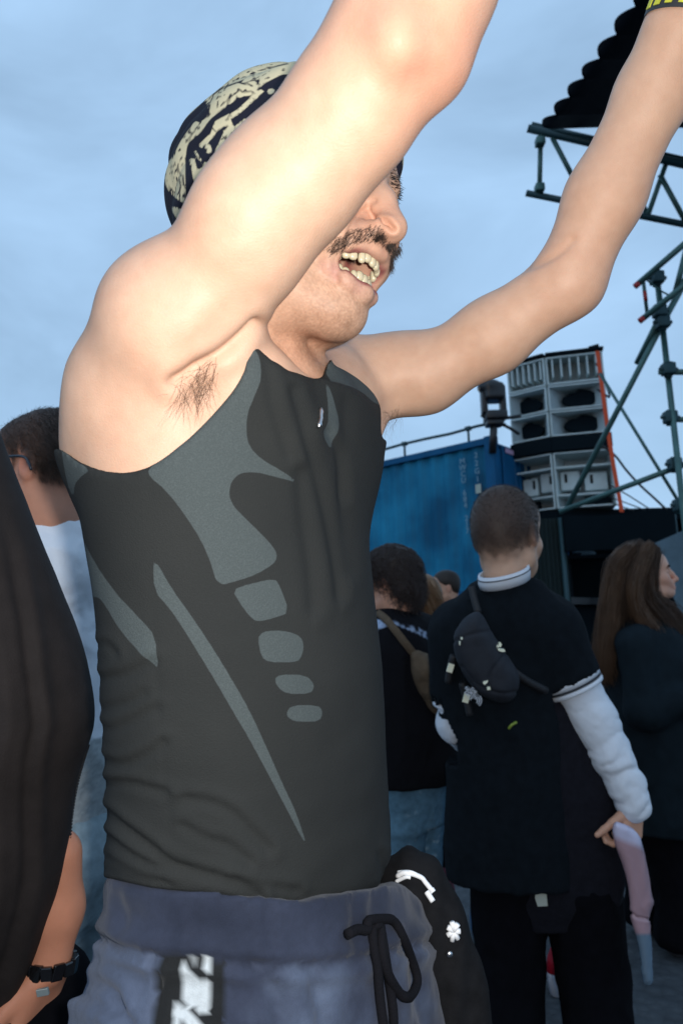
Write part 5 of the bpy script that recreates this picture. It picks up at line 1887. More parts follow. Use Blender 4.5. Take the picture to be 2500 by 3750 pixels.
M['black_trousers'] = mat('black_trousers', (.003, .003, .0045), rough=.95, spec=.08, noise=.2, nscale=30)
legs(man2, hip2, fw2, rt2, M['black_trousers'], (.115, .098, .092), .105, top=hip2[2] + .14)

# pink translucent tube in his hand
def px_slab(poly, d, half, rnd, h, smooth=1):
    """a flat soft thing with a photographed outline: outline extruded about depth d and rounded"""
    poly = smooth_poly(poly, smooth)
    lo_, hi_ = poly.min(0), poly.max(0)
    f_ = Field(*fit([P(x, y, dd) for x in (lo_[0], hi_[0]) for y in (lo_[1], hi_[1]) for dd in (d - half, d + half)], .02), h)
    gr_ = np.meshgrid(*f_.ax, indexing='ij')
    Vg_ = np.stack([q.ravel() for q in gr_], 1).astype(float)
    gx_, gy_, gz_ = proj(Vg_)
    pd_ = poly_sd(gx_, gy_, poly) * d / F
    wz_ = np.abs(gz_ - d) - half
    a_ = np.maximum(pd_ + rnd, 0); b_ = np.maximum(wz_ + rnd, 0)
    f_.a[:] = (np.sqrt(a_ ** 2 + b_ ** 2) + np.minimum(np.maximum(pd_ + rnd, wz_ + rnd), 0) - rnd).reshape(f_.a.shape)
    return biggest(*f_.mesh())


tube_px = [(2240, 3035), (2250, 3008), (2275, 3015), (2310, 3030), (2338, 3062), (2352, 3110), (2370, 3200), (2383, 3280), (2393, 3305), (2380, 3332), (2374, 3362), (2380, 3440), (2386, 3560),
           (2384, 3606), (2352, 3602), (2338, 3470), (2322, 3410), (2304, 3352), (2304, 3300), (2296, 3220), (2272, 3140), (2248, 3080)]
V_, Q_ = px_slab(tube_px, 1.90, .024, .020, .0036)
V_ = wrinkle(V_, Q_, .003, 22, (1, 1, .5), 2)
N2 = normals(V_, Q_)
tx_, ty_, _z = proj(V_)
d_, s2 = line_sd(tx_, ty_, [(2302, 3340), (2330, 3362), (2374, 3368)])
V_ = V_ - N2 * (.008 * np.exp(-(d_ / 5) ** 2))[:, None]
w1 = np.clip((3095 - ty_ + .4 * (tx_ - 2290)) / 25, 0, 1)[:, None]; w2 = np.clip((ty_ - 3415) / 12, 0, 1)[:, None]
Cx = np.array([.42, .27, .30]) * (1 - w1) + np.array([.55, .52, .66]) * w1
Cx = Cx * (1 - w2) + np.array([.16, .23, .30]) * w2
M['pink'] = mat('pink_plastic', (.42, .27, .30), rough=.25, spec=.4, attr='tint', trans=.1)
mobj('plastic_tube', V_, Q_, M['pink'], None, attrs={'tint': Cx}, label='crumpled pink plastic sleeve held low by the man in white sleeves', cat='plastic sleeve')

# backpack: one strap across the back
BPX = [(400, 185), (445, 205), (520, 340), (640, 520), (745, 680), (715, 830), (640, 890), (520, 880), (400, 800), (300, 660), (235, 520), (225, 360), (300, 250)]
BPX = smooth_poly([(1550 + x * .478, 2150 + y * .478) for x, y in BPX], 2)
bd = proj(Vq)[2][(np.abs(proj(Vq)[0] - 1790) < 80) & (np.abs(proj(Vq)[1] - 2400) < 90)].min()
pack = thing('backpack', 'small charcoal backpack worn slanting across a black polo shirt', 'backpack', tuple(P(1790, 2640, bd)[:2]) + (P(1790, 2640, bd)[2],))
f2 = Field(*fit([P(1630, 2220, bd - .14), P(1930, 2600, bd + .08), P(1630, 2600, bd - .14), P(1930, 2220, bd + .08)], .06), .0042)
idx = np.nonzero(f2.a < 1)
Vg = np.stack([f2.ax[k][idx[k]] for k in range(3)], 1).astype(float)
gx, gy, gz = proj(Vg)
pd = poly_sd(gx, gy, BPX) * bd / F
mid = bd - .03
thick = .075 + .0 * gx
wz = np.abs(gz - mid) - thick
q0 = np.maximum(pd + .045, 0); q1 = np.maximum(wz + .045, 0)
dd_ = np.sqrt(q0 ** 2 + q1 ** 2) + np.minimum(np.maximum(pd + .045, wz + .045), 0) - .045
f2.a[:] = dd_.reshape(f2.a.shape)
V_, Q_ = biggest(*f2.mesh())
N2 = normals(V_, Q_)
bx, by, _z = proj(V_)
disp = .003 * fbm(V_, 18, 3, 3)
for pts in ([(1660, 2350), (1720, 2325), (1790, 2310)], [(1850, 2395), (1800, 2460), (1790, 2520)], [(1690, 2440), (1750, 2510), (1830, 2540), (1890, 2535)]):
    d_, s2 = line_sd(bx, by, spline(pts, 12))
    disp -= .004 * np.exp(-(d_ / 6) ** 2)
V_ = V_ + N2 * disp[:, None]
M['pack'] = mat('pack_grey', (.016, .019, .026), rough=.8, spec=.3, noise=.15, nscale=60, bump=.3, bscale=700)
mobj('bag', V_, Q_, M['pack'], pack)
VB = V_
M['reflect'] = mat('reflective', (.80, .80, .62), rough=.4, emit=None)
M['strap'] = mat('strap_black', (.008, .009, .012), rough=.7)


def decal(poly, name, mtl, parent, Vsrc, out=.004):
    c_ = np.mean(poly, 0)
    pr = proj(Vsrc)
    dz_ = pr[2][np.argsort((pr[0] - c_[0]) ** 2 + (pr[1] - c_[1]) ** 2)[:60]].min() - out
    V4 = [P(x, y, dz_) for x, y in poly]; k_ = len(V4)
    V4 = V4 + [v + _f * (out + .006) for v in V4]
    return mobj(name, V4, [list(range(k_))[::-1], list(range(k_, 2 * k_))] + [[i, (i + 1) % k_, (i + 1) % k_ + k_, i + k_] for i in range(k_)], mtl, parent, smooth=False)


z7 = lambda pts: [(1550 + x * .478, 2150 + y * .478) for x, y in pts]
for pts in ([(575, 430), (590, 425), (598, 440), (590, 462), (578, 455)], [(560, 462), (572, 440), (580, 462)], [(562, 468), (590, 475), (620, 478), (625, 495), (600, 497), (575, 488)], [(288, 388), (298, 386), (298, 405), (288, 402)],
            [(275, 420), (282, 418), (280, 445), (275, 445)], [(460, 725), (494, 716), (490, 730), (470, 748), (456, 740)], [(487, 768), (510, 765), (512, 786), (490, 790)]):
    decal(z7(pts), 'reflective_tab', M['reflect'], pack, VB)
for (x, y) in ((1648, 2446), (1706, 2557)):
    q = P(x, y, bd - .02)
    mobj('strap_end', *boxv(q, (.008, .003, .012), np.stack([nrm(_r - .3 * _u), _f, nrm(_u + .3 * _r)])), M['reflect'], pack, smooth=False)
# maker's mark: half dome of arcs with three words
lg = decal(z7([(318, 770), (345, 765), (400, 800), (435, 840), (442, 880), (425, 882), (370, 845), (330, 800)]), 'logo_patch', mat('logo', (.10, .11, .125), rough=.6), pack, VB, .006)
pr = proj(VB)
lz = pr[2][np.argsort((pr[0] - 1732) ** 2 + (pr[1] - 2545) ** 2)[:60]].min() - .009
lr = nrm(P(1760, 2568, 1) - P(1712, 2520, 1)); lu = nrm(np.cross(_f, lr) * -1)
lu = lu if lu @ _u > 0 else -lu
for i, tx in enumerate(('THE', 'NORTH', 'FACE')):
    text_mesh(tx, .012, P(1727, 2542, lz) + lu * (.010 - .010 * i) - lr * .004, lr, lu, M['white_cloth'], pack, 'logo_word', .0004)
for i in range(3):
    an = np.linspace(0, math.pi / 2, 10)
    c_ = P(1748, 2556, lz) - lu * .012
    mobj('logo_arc', *tube([c_ + (.008 + .006 * i) * (math.cos(a) * lr * .9 + math.sin(a) * lu) for a in an], .0011, 6), M['white_cloth'], pack)
# straps over the shoulder and round the side
on_back = lambda x, y, o=.012: P(x, y, proj(Vq)[2][np.argmin((proj(Vq)[0] - x) ** 2 + (proj(Vq)[1] - y) ** 2 + (1e3 * (proj(Vq)[2] - bd)) ** 2 * .5)] - o)
for pts in ([(1750, 2245), (1735, 2190), (1725, 2150)], [(1880, 2460), (1940, 2500), (2000, 2530)], [(1660, 2400), (1648, 2446), (1640, 2500)], [(1690, 2500), (1706, 2557), (1720, 2620)]):
    mobj('strap', *tube(spline([on_back(*q) for q in pts], 10), .011, 8), M['strap'], pack)
mobj('key_loop', *tube(spline([on_back(1862, 2668, .03), on_back(1872, 2655, .035), on_back(1890, 2645, .03)], 8), .004, 6), mat('lime', (.20, .26, .03), rough=.5), pack)

# ------------------------------------------------------------------ woman with long brown hair
D3 = 2.85
wom = thing('person', 'woman with long brown hair looking up towards the speakers', 'person', tuple(P(2380, 2290, D3)[:2]) + (0.0,))
H3 = HeadFrame(P(2362, 2108, D3), 18, -10, 0, .95)
nb3 = P(2370, 2275, D3)
fw3, rt3 = dirv(-10)
V, Q, N_, b_ = bg_head(wom, H3, nb3, .0045, SKIN * np.array([.95, .88, .92]), None, .046, ears=False)
f_, l_, u_ = H3.loc(V)
for q in (-1, 1):
    sel = (f_ > .05) & (np.abs(u_ - .0185) < .004) & (l_ * q > .012) & (l_ * q < .045)
    S = hair_on(V, N_, sel, 160, .008, .0004, H3.l * q, .1, .2, 3, 0, 3)
    mobj('eyebrow', *strands(S, .0005), M['hair'], wom)
# hair: a cap and long falls of strands
g = np.random.default_rng(33)
fc = Field(H3.O - .2, H3.O + .2, .006)
fc.ell(H3.w(-.010, 0, .034), (.103, .081, .091), H3.axes, 0)
fc.ell(H3.w(-.055, 0, -.03), (.06, .075, .09), H3.axes, .03)
idx, Vg = fc.where(.02)
gf, gl, gu = H3.loc(Vg)
fc.a[idx] = np.maximum(fc.a[idx], (gf - np.interp(gu, [-.12, -.02, .05, .09, .13], [.005, .035, .062, .085, .12])) * .9)
Vc_, Qc_ = biggest(*fc.mesh())
hr = mobj('hair', Vc_, Qc_, M['hair_brown'], wom)
falls = [  # (root local, path px, n, spread, depth)
    ([(2305, 2010), (2255, 2060), (2238, 2140), (2225, 2230), (2215, 2330), (2205, 2420), (2215, 2470)], 900, .026, 2.80),
    ([(2330, 2000), (2275, 2090), (2262, 2200), (2240, 2300), (2235, 2400), (2228, 2480)], 700, .024, 2.84),
    ([(2375, 2000), (2340, 2080), (2320, 2170), (2345, 2250), (2395, 2320), (2440, 2400), (2460, 2450)], 900, .018, 2.74),
    ([(2385, 2010), (2365, 2100), (2365, 2180), (2400, 2230), (2440, 2280), (2480, 2370), (2500, 2450)], 900, .020, 2.76),
    ([(2350, 2000), (2310, 2100), (2300, 2180), (2310, 2230), (2330, 2262)], 600, .024, 2.80),
    ([(2400, 2015), (2385, 2100), (2392, 2180), (2440, 2220), (2480, 2270), (2500, 2330)], 500, .018, 2.78)]
for j, (path, n, sp, dd) in enumerate(falls):
    base = spline([P(x, y, dd) for x, y in path], 18)
    o1 = g.normal(0, 1, (n, 1, 3)) * sp * .78
    t = np.linspace(0, 1, 18)[None, :, None]
    fr = g.normal(0, .006, (n, 1, 3)) * np.sin(t * (4 + 5 * g.random((n, 1, 1))) + 6 * g.random((n, 1, 1)))
    S = base[None] + o1 * (.55 + .6 * t) + fr
    cut = (.8 + .2 * g.random((n, 1, 1)))
    mobj('hair_fall', *strands(S, .0011, .0005), M['hair_brown'] if j not in (2, 0) else M.setdefault('hair_lock', mat('hair_lock', (.10, .056, .032), rough=.45, noise=.35, nscale=20)), hr, kind='stuff')
wt = rows([(2270, 2290, 2440), (2330, 2230, 2500), (2420, 2200, 2560), (2600, 2190, 2590), (2850, 2200, 2610), (3010, 2200, 2620)], D3, 1.25, -10)
lo, hi = loft_bounds(wt, .12)
f2 = Field(lo, hi, .009)
f2.loft(wt, fw3, 0)
f2.chain([P(2330, 2360, 2.72), P(2360, 2600, 2.66), P(2520, 2560, 2.62)], [.075, .068, .055], .03)
f2.chain([P(2300, 2340, D3), nb3 + [0, 0, -.02], P(2450, 2320, D3)], [.08, .075, .07], .05)
f2.a[...] = f2.a
V_, Q_ = biggest(*f2.mesh())
V_ = wrinkle(V_, Q_, .010, 9, (1, 1, .6), 6)
M['teal_coat'] = mat('teal_coat', (.006, .012, .017), rough=.9, spec=.15, noise=.2, nscale=20)
mobj('coat', V_, Q_, M['teal_coat'], wom, label='dark teal jacket')
hip3 = P(2400, 3080, D3)
legs(wom, hip3, fw3, rt3, M['black_trousers'], (.10, .085, .08), .085, top=hip3[2] + .14)

# ------------------------------------------------------------------ curly haired man in a black jumper
D4 = 2.5
cur = thing('person', 'curly haired man in black jumper with pale stripe and ripped jeans', 'person', tuple(P(1480, 2290, D4)[:2]) + (0.0,))
H4 = HeadFrame(P(1425, 2128, D4), -152, 6, 0, 1.0)
nb4 = P(1445, 2285, D4)
fw4, rt4 = dirv(-150)
V, Q, N_, b_ = bg_head(cur, H4, nb4, .005, SKIN * np.array([.92, .80, .80]))
fc = Field(H4.O - .22, H4.O + .22, .006)
fc.ell(H4.w(-.015, 0, .045), (.105, .092, .088), H4.axes, 0)
fc.ell(H4.w(-.062, 0, -.025), (.055, .078, .075), H4.axes, .03)
idx, Vg = fc.where(.03)
gf, gl, gu = H4.loc(Vg)
fc.a[idx] = np.maximum(fc.a[idx], (gf - np.interp(gu, [-.10, -.03, -.01, .05, .13], [-.028, -.020, .02, .075, .13])) * .9)
fc.a[idx] += .006 * fbm(Vg, 45, 2, 3)
Vc_, Qc_ = biggest(*fc.mesh())
Nc = normals(Vc_, Qc_)
hr4 = mobj('hair', Vc_, Qc_, M['hair'], cur)
n = 2600
i = g.integers(0, len(Vc_), n)
i = i[Nc[i] @ H4.f < .6]; n = len(i)
t = np.linspace(0, 1, 14)
e1 = np.cross(Nc[i], g.normal(0, 1, (n, 3))); e1 /= np.linalg.norm(e1, axis=1, keepdims=True)
e2 = np.cross(Nc[i], e1)
w_ = 7 + 5 * g.random((n, 1))
ra = .007 + .004 * g.random((n, 1))
Lh = .022 + .02 * g.random((n, 1, 1))
S = Vc_[i][:, None, :] + t[None, :, None] * Lh * (Nc[i] * .6 + np.array([0, 0, -.75]))[:, None, :] + (ra * np.sin(w_ * t))[:, :, None] * e1[:, None, :] + (ra * (1 - np.cos(w_ * t)))[:, :, None] * e2[:, None, :]
mobj('curls', *strands(S, .0009, .0005), M.setdefault('hair_curl', mat('hair_curl', (.035, .024, .022), rough=.5)), hr4, kind='stuff')
jt = rows([(2235, 1380, 1520), (2290, 1330, 1580), (2380, 1310, 1622), (2500, 1305, 1640), (2650, 1310, 1655), (2780, 1320, 1665), (2845, 1330, 1668)], D4, 1.4, -150)
lo, hi = loft_bounds(jt, .12)
f2 = Field(lo, hi, .007)
f2.loft(jt, fw4, 0)
f2.chain([nb4 + [0, 0, -.03], P(1560, 2350, D4 + .05), P(1625, 2600, D4 + .03), P(1600, 2800, D4 - .1)], [.075, .082, .06, .05], .05)
f2.chain([nb4 + [0, 0, -.03], P(1340, 2350, D4 - .05), P(1300, 2600, D4 - .08)], [.075, .075, .06], .05)
f2.chain([nb4 + [0, 0, -.02], nb4 + [0, 0, .03]], [.070, .064], .03)
V_, Q_ = biggest(*f2.mesh())
V_ = wrinkle(V_, Q_, .006, 9, (1, 1, .5), 9)
z4 = lambda pts: [(1300 + x * .404, 1950 + y * .404) for x, y in pts]
jx, jy, _z = proj(V_)
band_ = np.minimum(poly_sd(jx, jy, z4([(330, 790), (450, 822), (600, 875), (690, 930), (750, 1040), (740, 1060), (680, 990), (590, 930), (450, 872), (340, 830)])),
                   poly_sd(jx, jy, z4([(130, 775), (230, 790), (300, 850), (240, 870), (160, 900), (190, 850)])))
dash = vnoise(V_ * np.array([1, 1, 1.5]), 60, 4)
wj = (np.clip(-band_ / 2, 0, 1) * np.clip(.75 + dash * 1.6, 0, 1))[:, None]
Cj = np.array([.004, .004, .006]) * (1 - wj) + np.array([.26, .33, .46]) * wj
mobj('jumper', V_, Q_, mat('jumper', rough=.9, spec=.15, attr='tint', noise=.2, nscale=60), cur, attrs={'tint': Cj}, label='black jumper with pale patterned stripe across the shoulders')
VJ = V_
hip4 = P(1490, 2920, D4)


def jean_tint(V):
    n_ = fbm(V, 9, 3, 4); m_ = vnoise(V * np.array([1, 1, 3]), 40, 7)
    c_ = np.array([.075, .15, .21]) * (1 + .5 * n_[:, None])
    w = np.clip((m_ - .62) * 6, 0, 1)[:, None] * np.clip(n_ * 3 + .2, 0, 1)[:, None]
    return c_ * (1 - w) + np.array([.30, .38, .42]) * w


M['jeans'] = mat('jeans', rough=.9, spec=.15, attr='tint', noise=.25, nscale=50, bump=.3, bscale=500)
jw = rows([(2800, 1335, 1655), (2900, 1330, 1652), (3000, 1330, 1645)], D4, 1.35, -150)
legs(cur, hip4, fw4, rt4, M['jeans'], (.105, .088, .080), .08, name='jeans', tint=jean_tint, waist=jw)
# tan sling bag
sl = thing('sling_bag', 'tan sling bag hanging across the black jumper', 'bag', tuple(P(1560, 2560, D4 - .15)[:2]) + (P(1560, 2560, D4 - .15)[2],))
prj = proj(VJ)


def onj(x, y, o=.012):
    d_ = (prj[0] - x) ** 2 + (prj[1] - y) ** 2
    k_ = np.argsort(d_)[:12]
    return P(x, y, prj[2][k_].min() - o)


M['tan'] = mat('tan_canvas', (.085, .058, .034), rough=.85, noise=.2, nscale=60)
sp_ = spline([onj(1378, 2240), onj(1410, 2265), onj(1440, 2300), onj(1482, 2354), onj(1520, 2402)], 18)
Vq_ = []
for k_, q in enumerate(sp_):
    sd_ = nrm(_r * .75 + _u * .65) * .013
    Vq_ += [q - sd_, q + sd_]
Vq_ = np.array(Vq_); n2 = len(Vq_); Vq_ = np.concatenate([Vq_, Vq_ + _f * .006])
Fq = []
for k_ in range(17):
    a = 2 * k_
    Fq += [[a, a + 1, a + 3, a + 2], [n2 + a, n2 + a + 2, n2 + a + 3, n2 + a + 1], [a, a + 2, n2 + a + 2, n2 + a], [a + 1, n2 + a + 1, n2 + a + 3, a + 3]]
mobj('shoulder_strap', Vq_, Fq, M['tan'], sl)
f2 = Field(*fit([P(1500, 2380, D4 - .3), P(1660, 2660, D4 + .05)], .08), .006)
bc = [onj(1525, 2405), onj(1555, 2450), onj(1580, 2500), onj(1600, 2560), onj(1612, 2610)]
f2.chain(bc, [.018, .042, .046, .036, .020], .03)
V_, Q_ = biggest(*f2.mesh())
V_ = wrinkle(V_, Q_, .005, 14, (1, 1, 1), 5)
mobj('pouch', V_, Q_, M['tan'], sl)

# ------------------------------------------------------------------ fair haired person behind the curly man
D5 = 2.95
fair = thing('person', 'fair haired person mostly hidden behind the curly haired man', 'person', tuple(P(1530, 2290, D5)[:2]) + (0.0,))
H5 = HeadFrame(P(1520, 2205, D5), -140, 0, 0, .95)
V, Q, N_, b_ = bg_head(fair, H5, P(1525, 2340, D5), .007, SKIN * np.array([.95, .78, .76]))
fc = Field(H5.O - .2, H5.O + .2, .007)
fc.ell(H5.w(-.02, 0, .034), (.108, .086, .094), H5.axes, 0)
fc.ell(H5.w(-.055, 0, -.03), (.06, .072, .08), H5.axes, .03)
idx, Vg = fc.where(.02)
gf, gl, gu = H5.loc(Vg)
fc.a[idx] = np.maximum(fc.a[idx], (gf - np.interp(gu, [-.1, 0, .05, .13], [-.02, .02, .06, .12])) * .9)
hf = mobj('hair', *biggest(*fc.mesh()), M['hair_fair'], fair)
base = spline([P(1550, 2170, 2.84), P(1578, 2230, 2.84), P(1592, 2300, 2.83), P(1598, 2370, 2.83)], 12)
n = 700
S = base[None] + g.normal(0, .022, (n, 1, 3)) + g.normal(0, .006, (n, 1, 3)) * np.linspace(0, 1, 12)[None, :, None]
mobj('hair_fall', *strands(S, .0011, .0006), M['hair_fair'], hf, kind='stuff')
ft5 = rows([(2330, 1450, 1600), (2420, 1400, 1650), (2600, 1400, 1650), (2850, 1410, 1640), (3000, 1420, 1630)], D5, 1.4, -140)
lo, hi = loft_bounds(ft5, .06)
f2 = Field(lo, hi, .012); f2.loft(ft5, dirv(-140)[0], 0)
f2.chain([P(1460, 2370, D5), P(1525, 2350, D5), P(1590, 2370, D5)], [.06, .055, .06], .04)
mobj('top', *biggest(*f2.mesh()), M['black_cloth'], fair)
legs(fair, P(1525, 2990, D5), *dirv(-140), M['black_trousers'], (.09, .075, .07), .08, top=P(1525, 2990, D5)[2] + .12, h=.013)

# ------------------------------------------------------------------ small far man by the container
D6 = 5.2
far = thing('person', 'dark haired man in black standing far off before the blue container', 'person', tuple(P(1632, 2290, D6)[:2]) + (0.0,))
H6 = HeadFrame(P(1630, 2150, D6), 176, 6, 0, 1.0)
V, Q, N_, b_ = bg_head(far, H6, P(1640, 2225, D6), .008, SKIN * np.array([.85, .75, .72]), stubble=.9)
fc = Field(H6.O - .18, H6.O + .18, .008)
fc.ell(H6.w(-.012, 0, .040), (.108, .086, .090), H6.axes, 0)
fc.ell(H6.w(-.05, 0, -.01), (.055, .072, .07), H6.axes, .03)
idx, Vg = fc.where(.02)
gf, gl, gu = H6.loc(Vg)
fc.a[idx] = np.maximum(fc.a[idx], (gf - np.interp(gu, [-.06, 0, .05, .13], [-.03, .0, .07, .12])) * .9)
mobj('hair', *biggest(*fc.mesh()), M['hair'], far)
ft6 = rows([(2222, 1610, 1675), (2250, 1580, 1700), (2300, 1565, 1712), (2420, 1565, 1710), (2560, 1575, 1705)], D6, 1.4, 170)
lo, hi = loft_bounds(ft6, .12)
f2 = Field(lo, hi, .014); f2.loft(ft6, dirv(170)[0], 0)
f2.chain([P(1640, 2235, D6), P(1590, 2270, D6 - .12), P(1580, 2420, D6 - .12)], [.07, .07, .05], .04)
f2.chain([P(1640, 2235, D6), P(1690, 2270, D6 + .1), P(1700, 2420, D6 + .1)], [.07, .07, .05], .04)
mobj('jacket', *biggest(*f2.mesh()), M['polo'], far)
legs(far, P(1640, 2520, D6), *dirv(170), M['black_trousers'], (.095, .075, .065), .08, top=P(1640, 2520, D6)[2] + .12, h=.015)

# ------------------------------------------------------------------ man with glasses on the left, behind
D7 = 1.32
gl7 = thing('person', 'short haired man with glasses in pale shirt and jeans, seen from behind', 'person', tuple(P(180, 2290, D7)[:2]) + (0.0,))
H7 = HeadFrame(P(178, 1712, D7), -170, 2, 0, .98)
fw7, rt7 = dirv(-150)
nb7 = P(225, 1990, D7)


def crop_hair(H, V):
    f, l, u = H.loc(V)
    line = np.where(f < .03, np.interp(f, [-.1, -.03, -.012, .012, .03], [-.055, -.05, -.015, .012, -.02]), np.interp(f, [.03, .07, .12], [-.0, .055, .07]))
    return 1 / (1 + np.exp(-(u - line - .004 + .008 * vnoise(V, 80)) / .006)) * .95, np.array([.034, .021, .015])


V, Q, N_, b_ = bg_head(gl7, H7, nb7, .0036, SKIN * np.array([.95, .75, .72]), crop_hair, .058)
w, _c = crop_hair(H7, V)
sel = w > .6
S = hair_on(V, N_, sel, 12000, .013, .0003, lambda v, n: -H7.f * .5 - H7.u * .55, .5, .4, 4, -.001, 22)
mobj('hair', *strands(S, .00030), M.setdefault('hair_crop', mat('hair_crop', (.045, .028, .019), rough=.55)), gl7, kind='stuff')
# glasses
gs = thing('glasses', 'thin dark framed glasses on the man in the pale shirt', 'glasses', tuple(H7.w(.09, 0, -.03)))
M['frame'] = mat('glass_frame', (.02, .03, .045), rough=.3)
M['lens_g'] = mat('glass_lens', (.75, .82, .88), rough=.05, trans=.9, alpha=.35)
for q in (-1, 1):
    mobj('temple', *tube(spline([H7.w(.106, q * .066, .006), H7.w(.05, q * .079, .006), H7.w(.008, q * .084, .004), H7.w(-.012, q * .086, -.004), H7.w(-.022, q * .086, -.026)], 16), .0026, 8), M['frame'], gs)
    an = np.linspace(0, 2 * math.pi, 25)
    ring = [H7.w(.112, q * .033, -.006) + .026 * (math.cos(a) * H7.l) + .020 * math.sin(a) * H7.u for a in an]
    mobj('rim', *tube(ring, .0016, 6, cap=False), M['frame'], gs)
    disc = ring[:-1]
    mobj('lens', disc + [p + H7.f * .0015 for p in disc], [list(range(24)), list(range(47, 23, -1))] + [[k_, (k_ + 1) % 24, (k_ + 1) % 24 + 24, k_ + 24] for k_ in range(24)], M['lens_g'], gs, smooth=False)
mobj('bridge', *tube(spline([H7.w(.112, -.010, .002), H7.w(.116, 0, .006), H7.w(.112, .010, .002)], 8), .0016, 6), M['frame'], gs)
st = rows([(1985, 130, 330), (2060, 60, 385), (2160, 10, 410), (2350, -10, 425), (2600, -5, 430), (2850, 5, 425), (3085, 15, 420)], D7, 1.45, -150)
lo, hi = loft_bounds(st, .14)
f2 = Field(lo, hi, .0055)
f2.loft(st, fw7, 0)
f2.chain([nb7 + [0, 0, -.03], P(60, 2150, D7 - .08), P(30, 2500, D7 - .1)], [.075, .075, .055], .05)
f2.chain([nb7 + [0, 0, -.03], P(350, 2130, D7 + .12), P(390, 2500, D7 + .15)], [.075, .075, .055], .05)
f2.chain([nb7 + [0, 0, -.03], nb7 + [0, 0, .012]], [.074, .070], .03)
V_, Q_ = biggest(*f2.mesh())
V_ = wrinkle(V_, Q_, .007, 9, (1, 1, .7), 15)
V_ = wrinkle(V_, Q_, .003, 26, (1, 1, 1), 16)
sy_ = proj(V_)[1]
grey = np.clip((sy_ - 2700) / 6, 0, 1)[:, None]
n_ = vnoise(V_ * np.array([1, 1, 6]), 120, 3)[:, None]
Cs = np.array([.72, .76, .82]) * (1 - grey) + np.array([.30, .33, .34]) * (1 + .22 * n_) * grey
mobj('shirt', V_, Q_, mat('pale_shirt', rough=.85, spec=.2, attr='tint', bump=.2, bscale=500), gl7, attrs={'tint': Cs}, label='pale shirt over grey marl hem')
hip7 = P(215, 3230, D7)


def jean7(V):
    return np.array([.20, .26, .29]) * (1 + .25 * fbm(V, 12, 3, 6)[:, None])


jw7 = rows([(3060, 30, 412), (3150, 26, 416), (3300, 20, 420)], D7, 1.35, -150)
legs(gl7, hip7, fw7, rt7, M['jeans'], (.105, .085, .075), .085, name='jeans', tint=jean7, h=.006, waist=jw7)

# ------------------------------------------------------------------ person in a loose black jacket at the left edge
D8 = .86
lef = thing('person', 'person in loose black zip jacket with a bracelet on the bare wrist', 'person', tuple(P(-150, 2290, D8)[:2]) + (0.0,))
H8 = HeadFrame(P(-560, 900, D8), 150, 0, 0, 1.0)
bg_head(lef, H8, P(-480, 1330, D8), .009, SKIN * .95)
fc = Field(H8.O - .18, H8.O + .18, .009)
fc.ell(H8.w(-.012, 0, .040), (.108, .086, .092), H8.axes, 0)
fc.ell(H8.w(-.05, 0, -.01), (.055, .072, .07), H8.axes, .03)
idx, Vg = fc.where(.02)
gf, gl_, gu = H8.loc(Vg)
fc.a[idx] = np.maximum(fc.a[idx], (gf - np.interp(gu, [-.06, 0, .05, .13], [-.03, .0, .07, .12])) * .9)
mobj('hair', *biggest(*fc.mesh()), M['hair'], lef)
jr = rows([(1270, -640, -330), (1350, -640, -190), (1420, -620, -100), (1500, -600, -35), (1560, -475, 0), (1680, -480, 38), (1830, -485, 98), (1960, -490, 150), (2140, -490, 212), (2290, -490, 268), (2420, -485, 310), (2560, -480, 340), (2650, -480, 352), (2720, -480, 340), (2790, -480, 310),
           (2880, -475, 280), (3000, -470, 264), (3100, -470, 252), (3230, -465, 232), (3350, -460, 196), (3513, -450, 136), (3727, -440, 36), (3900, -430, -20)], D8, 1.0, 60)
lo, hi = loft_bounds(jr, .03)
f2 = Field(lo, hi, .0055)
f2.loft(jr, dirv(60)[0], 0)
V_, Q_ = biggest(*f2.mesh())
V_ = relax(V_, Q_, 1, .5)
N2 = normals(V_, Q_)
x8, y8, _z = proj(V_)
xe = np.interp(y8, [1560, 1960, 2290, 2650, 2800, 3230, 3750], [0, 150, 268, 352, 305, 232, 10])
s8 = x8 - (xe - 230) * .62
fold = np.zeros(len(V_))
for (c0, sl_, w_, am) in ((70, .02, 22, .010), (0, .05, 30, .004), (-75, .02, 32, .006), (140, -.01, 36, .003), (-150, .03, 36, .005)):
    q_ = s8 - c0 - sl_ * (y8 - 2500) - 14 * np.sin(y8 / 260 + c0) - 18 * fbm(V_, 5, 2, 7)
    fold += -am * np.exp(-(q_ / w_) ** 2) + .6 * am * np.exp(-((q_ - 2.2 * w_) / (1.5 * w_)) ** 2)
fold *= np.clip((y8 - 1750) / 500, .15, 1)
fold += .004 * fbm(V_ * np.array([1, 1, .35]), 16, 3, 2)
V_ = V_ + N2 * fold[:, None]
V_ = relax(V_, Q_, 3, .5)
M['jacket'] = mat('black_nylon', (.019, .0155, .015), rough=.8, spec=.2, noise=.2, nscale=30, bump=.25, bscale=400)
jk = mobj('jacket', V_, Q_, M['jacket'], lef, label='loose black nylon jacket')
# zip along the front edge
ze = [(330, 2720), (305, 2790), (278, 2880), (264, 2980), (254, 3090), (238, 3210)]
zp = []
for x, y in ze:
    k_ = np.argsort((x8 - x + 10) ** 2 + (y8 - y) ** 2)[:6]
    zp.append(V_[k_].mean(0) - (P(x, y, 1) - P(x - 6, y, 1)) * .6)
zl = spline(zp, 46)
mobj('zip_tape', *tube(zl, .004, 6), M['strap'], jk)
for k_ in range(1, 45):
    q = zl[k_]
    mobj('zip_tooth', *boxv(q + _r * .0036 - _f * .002, (.0022, .0016, .0010), np.stack([_r, _f, _u])), M['strap'], jk, smooth=False)
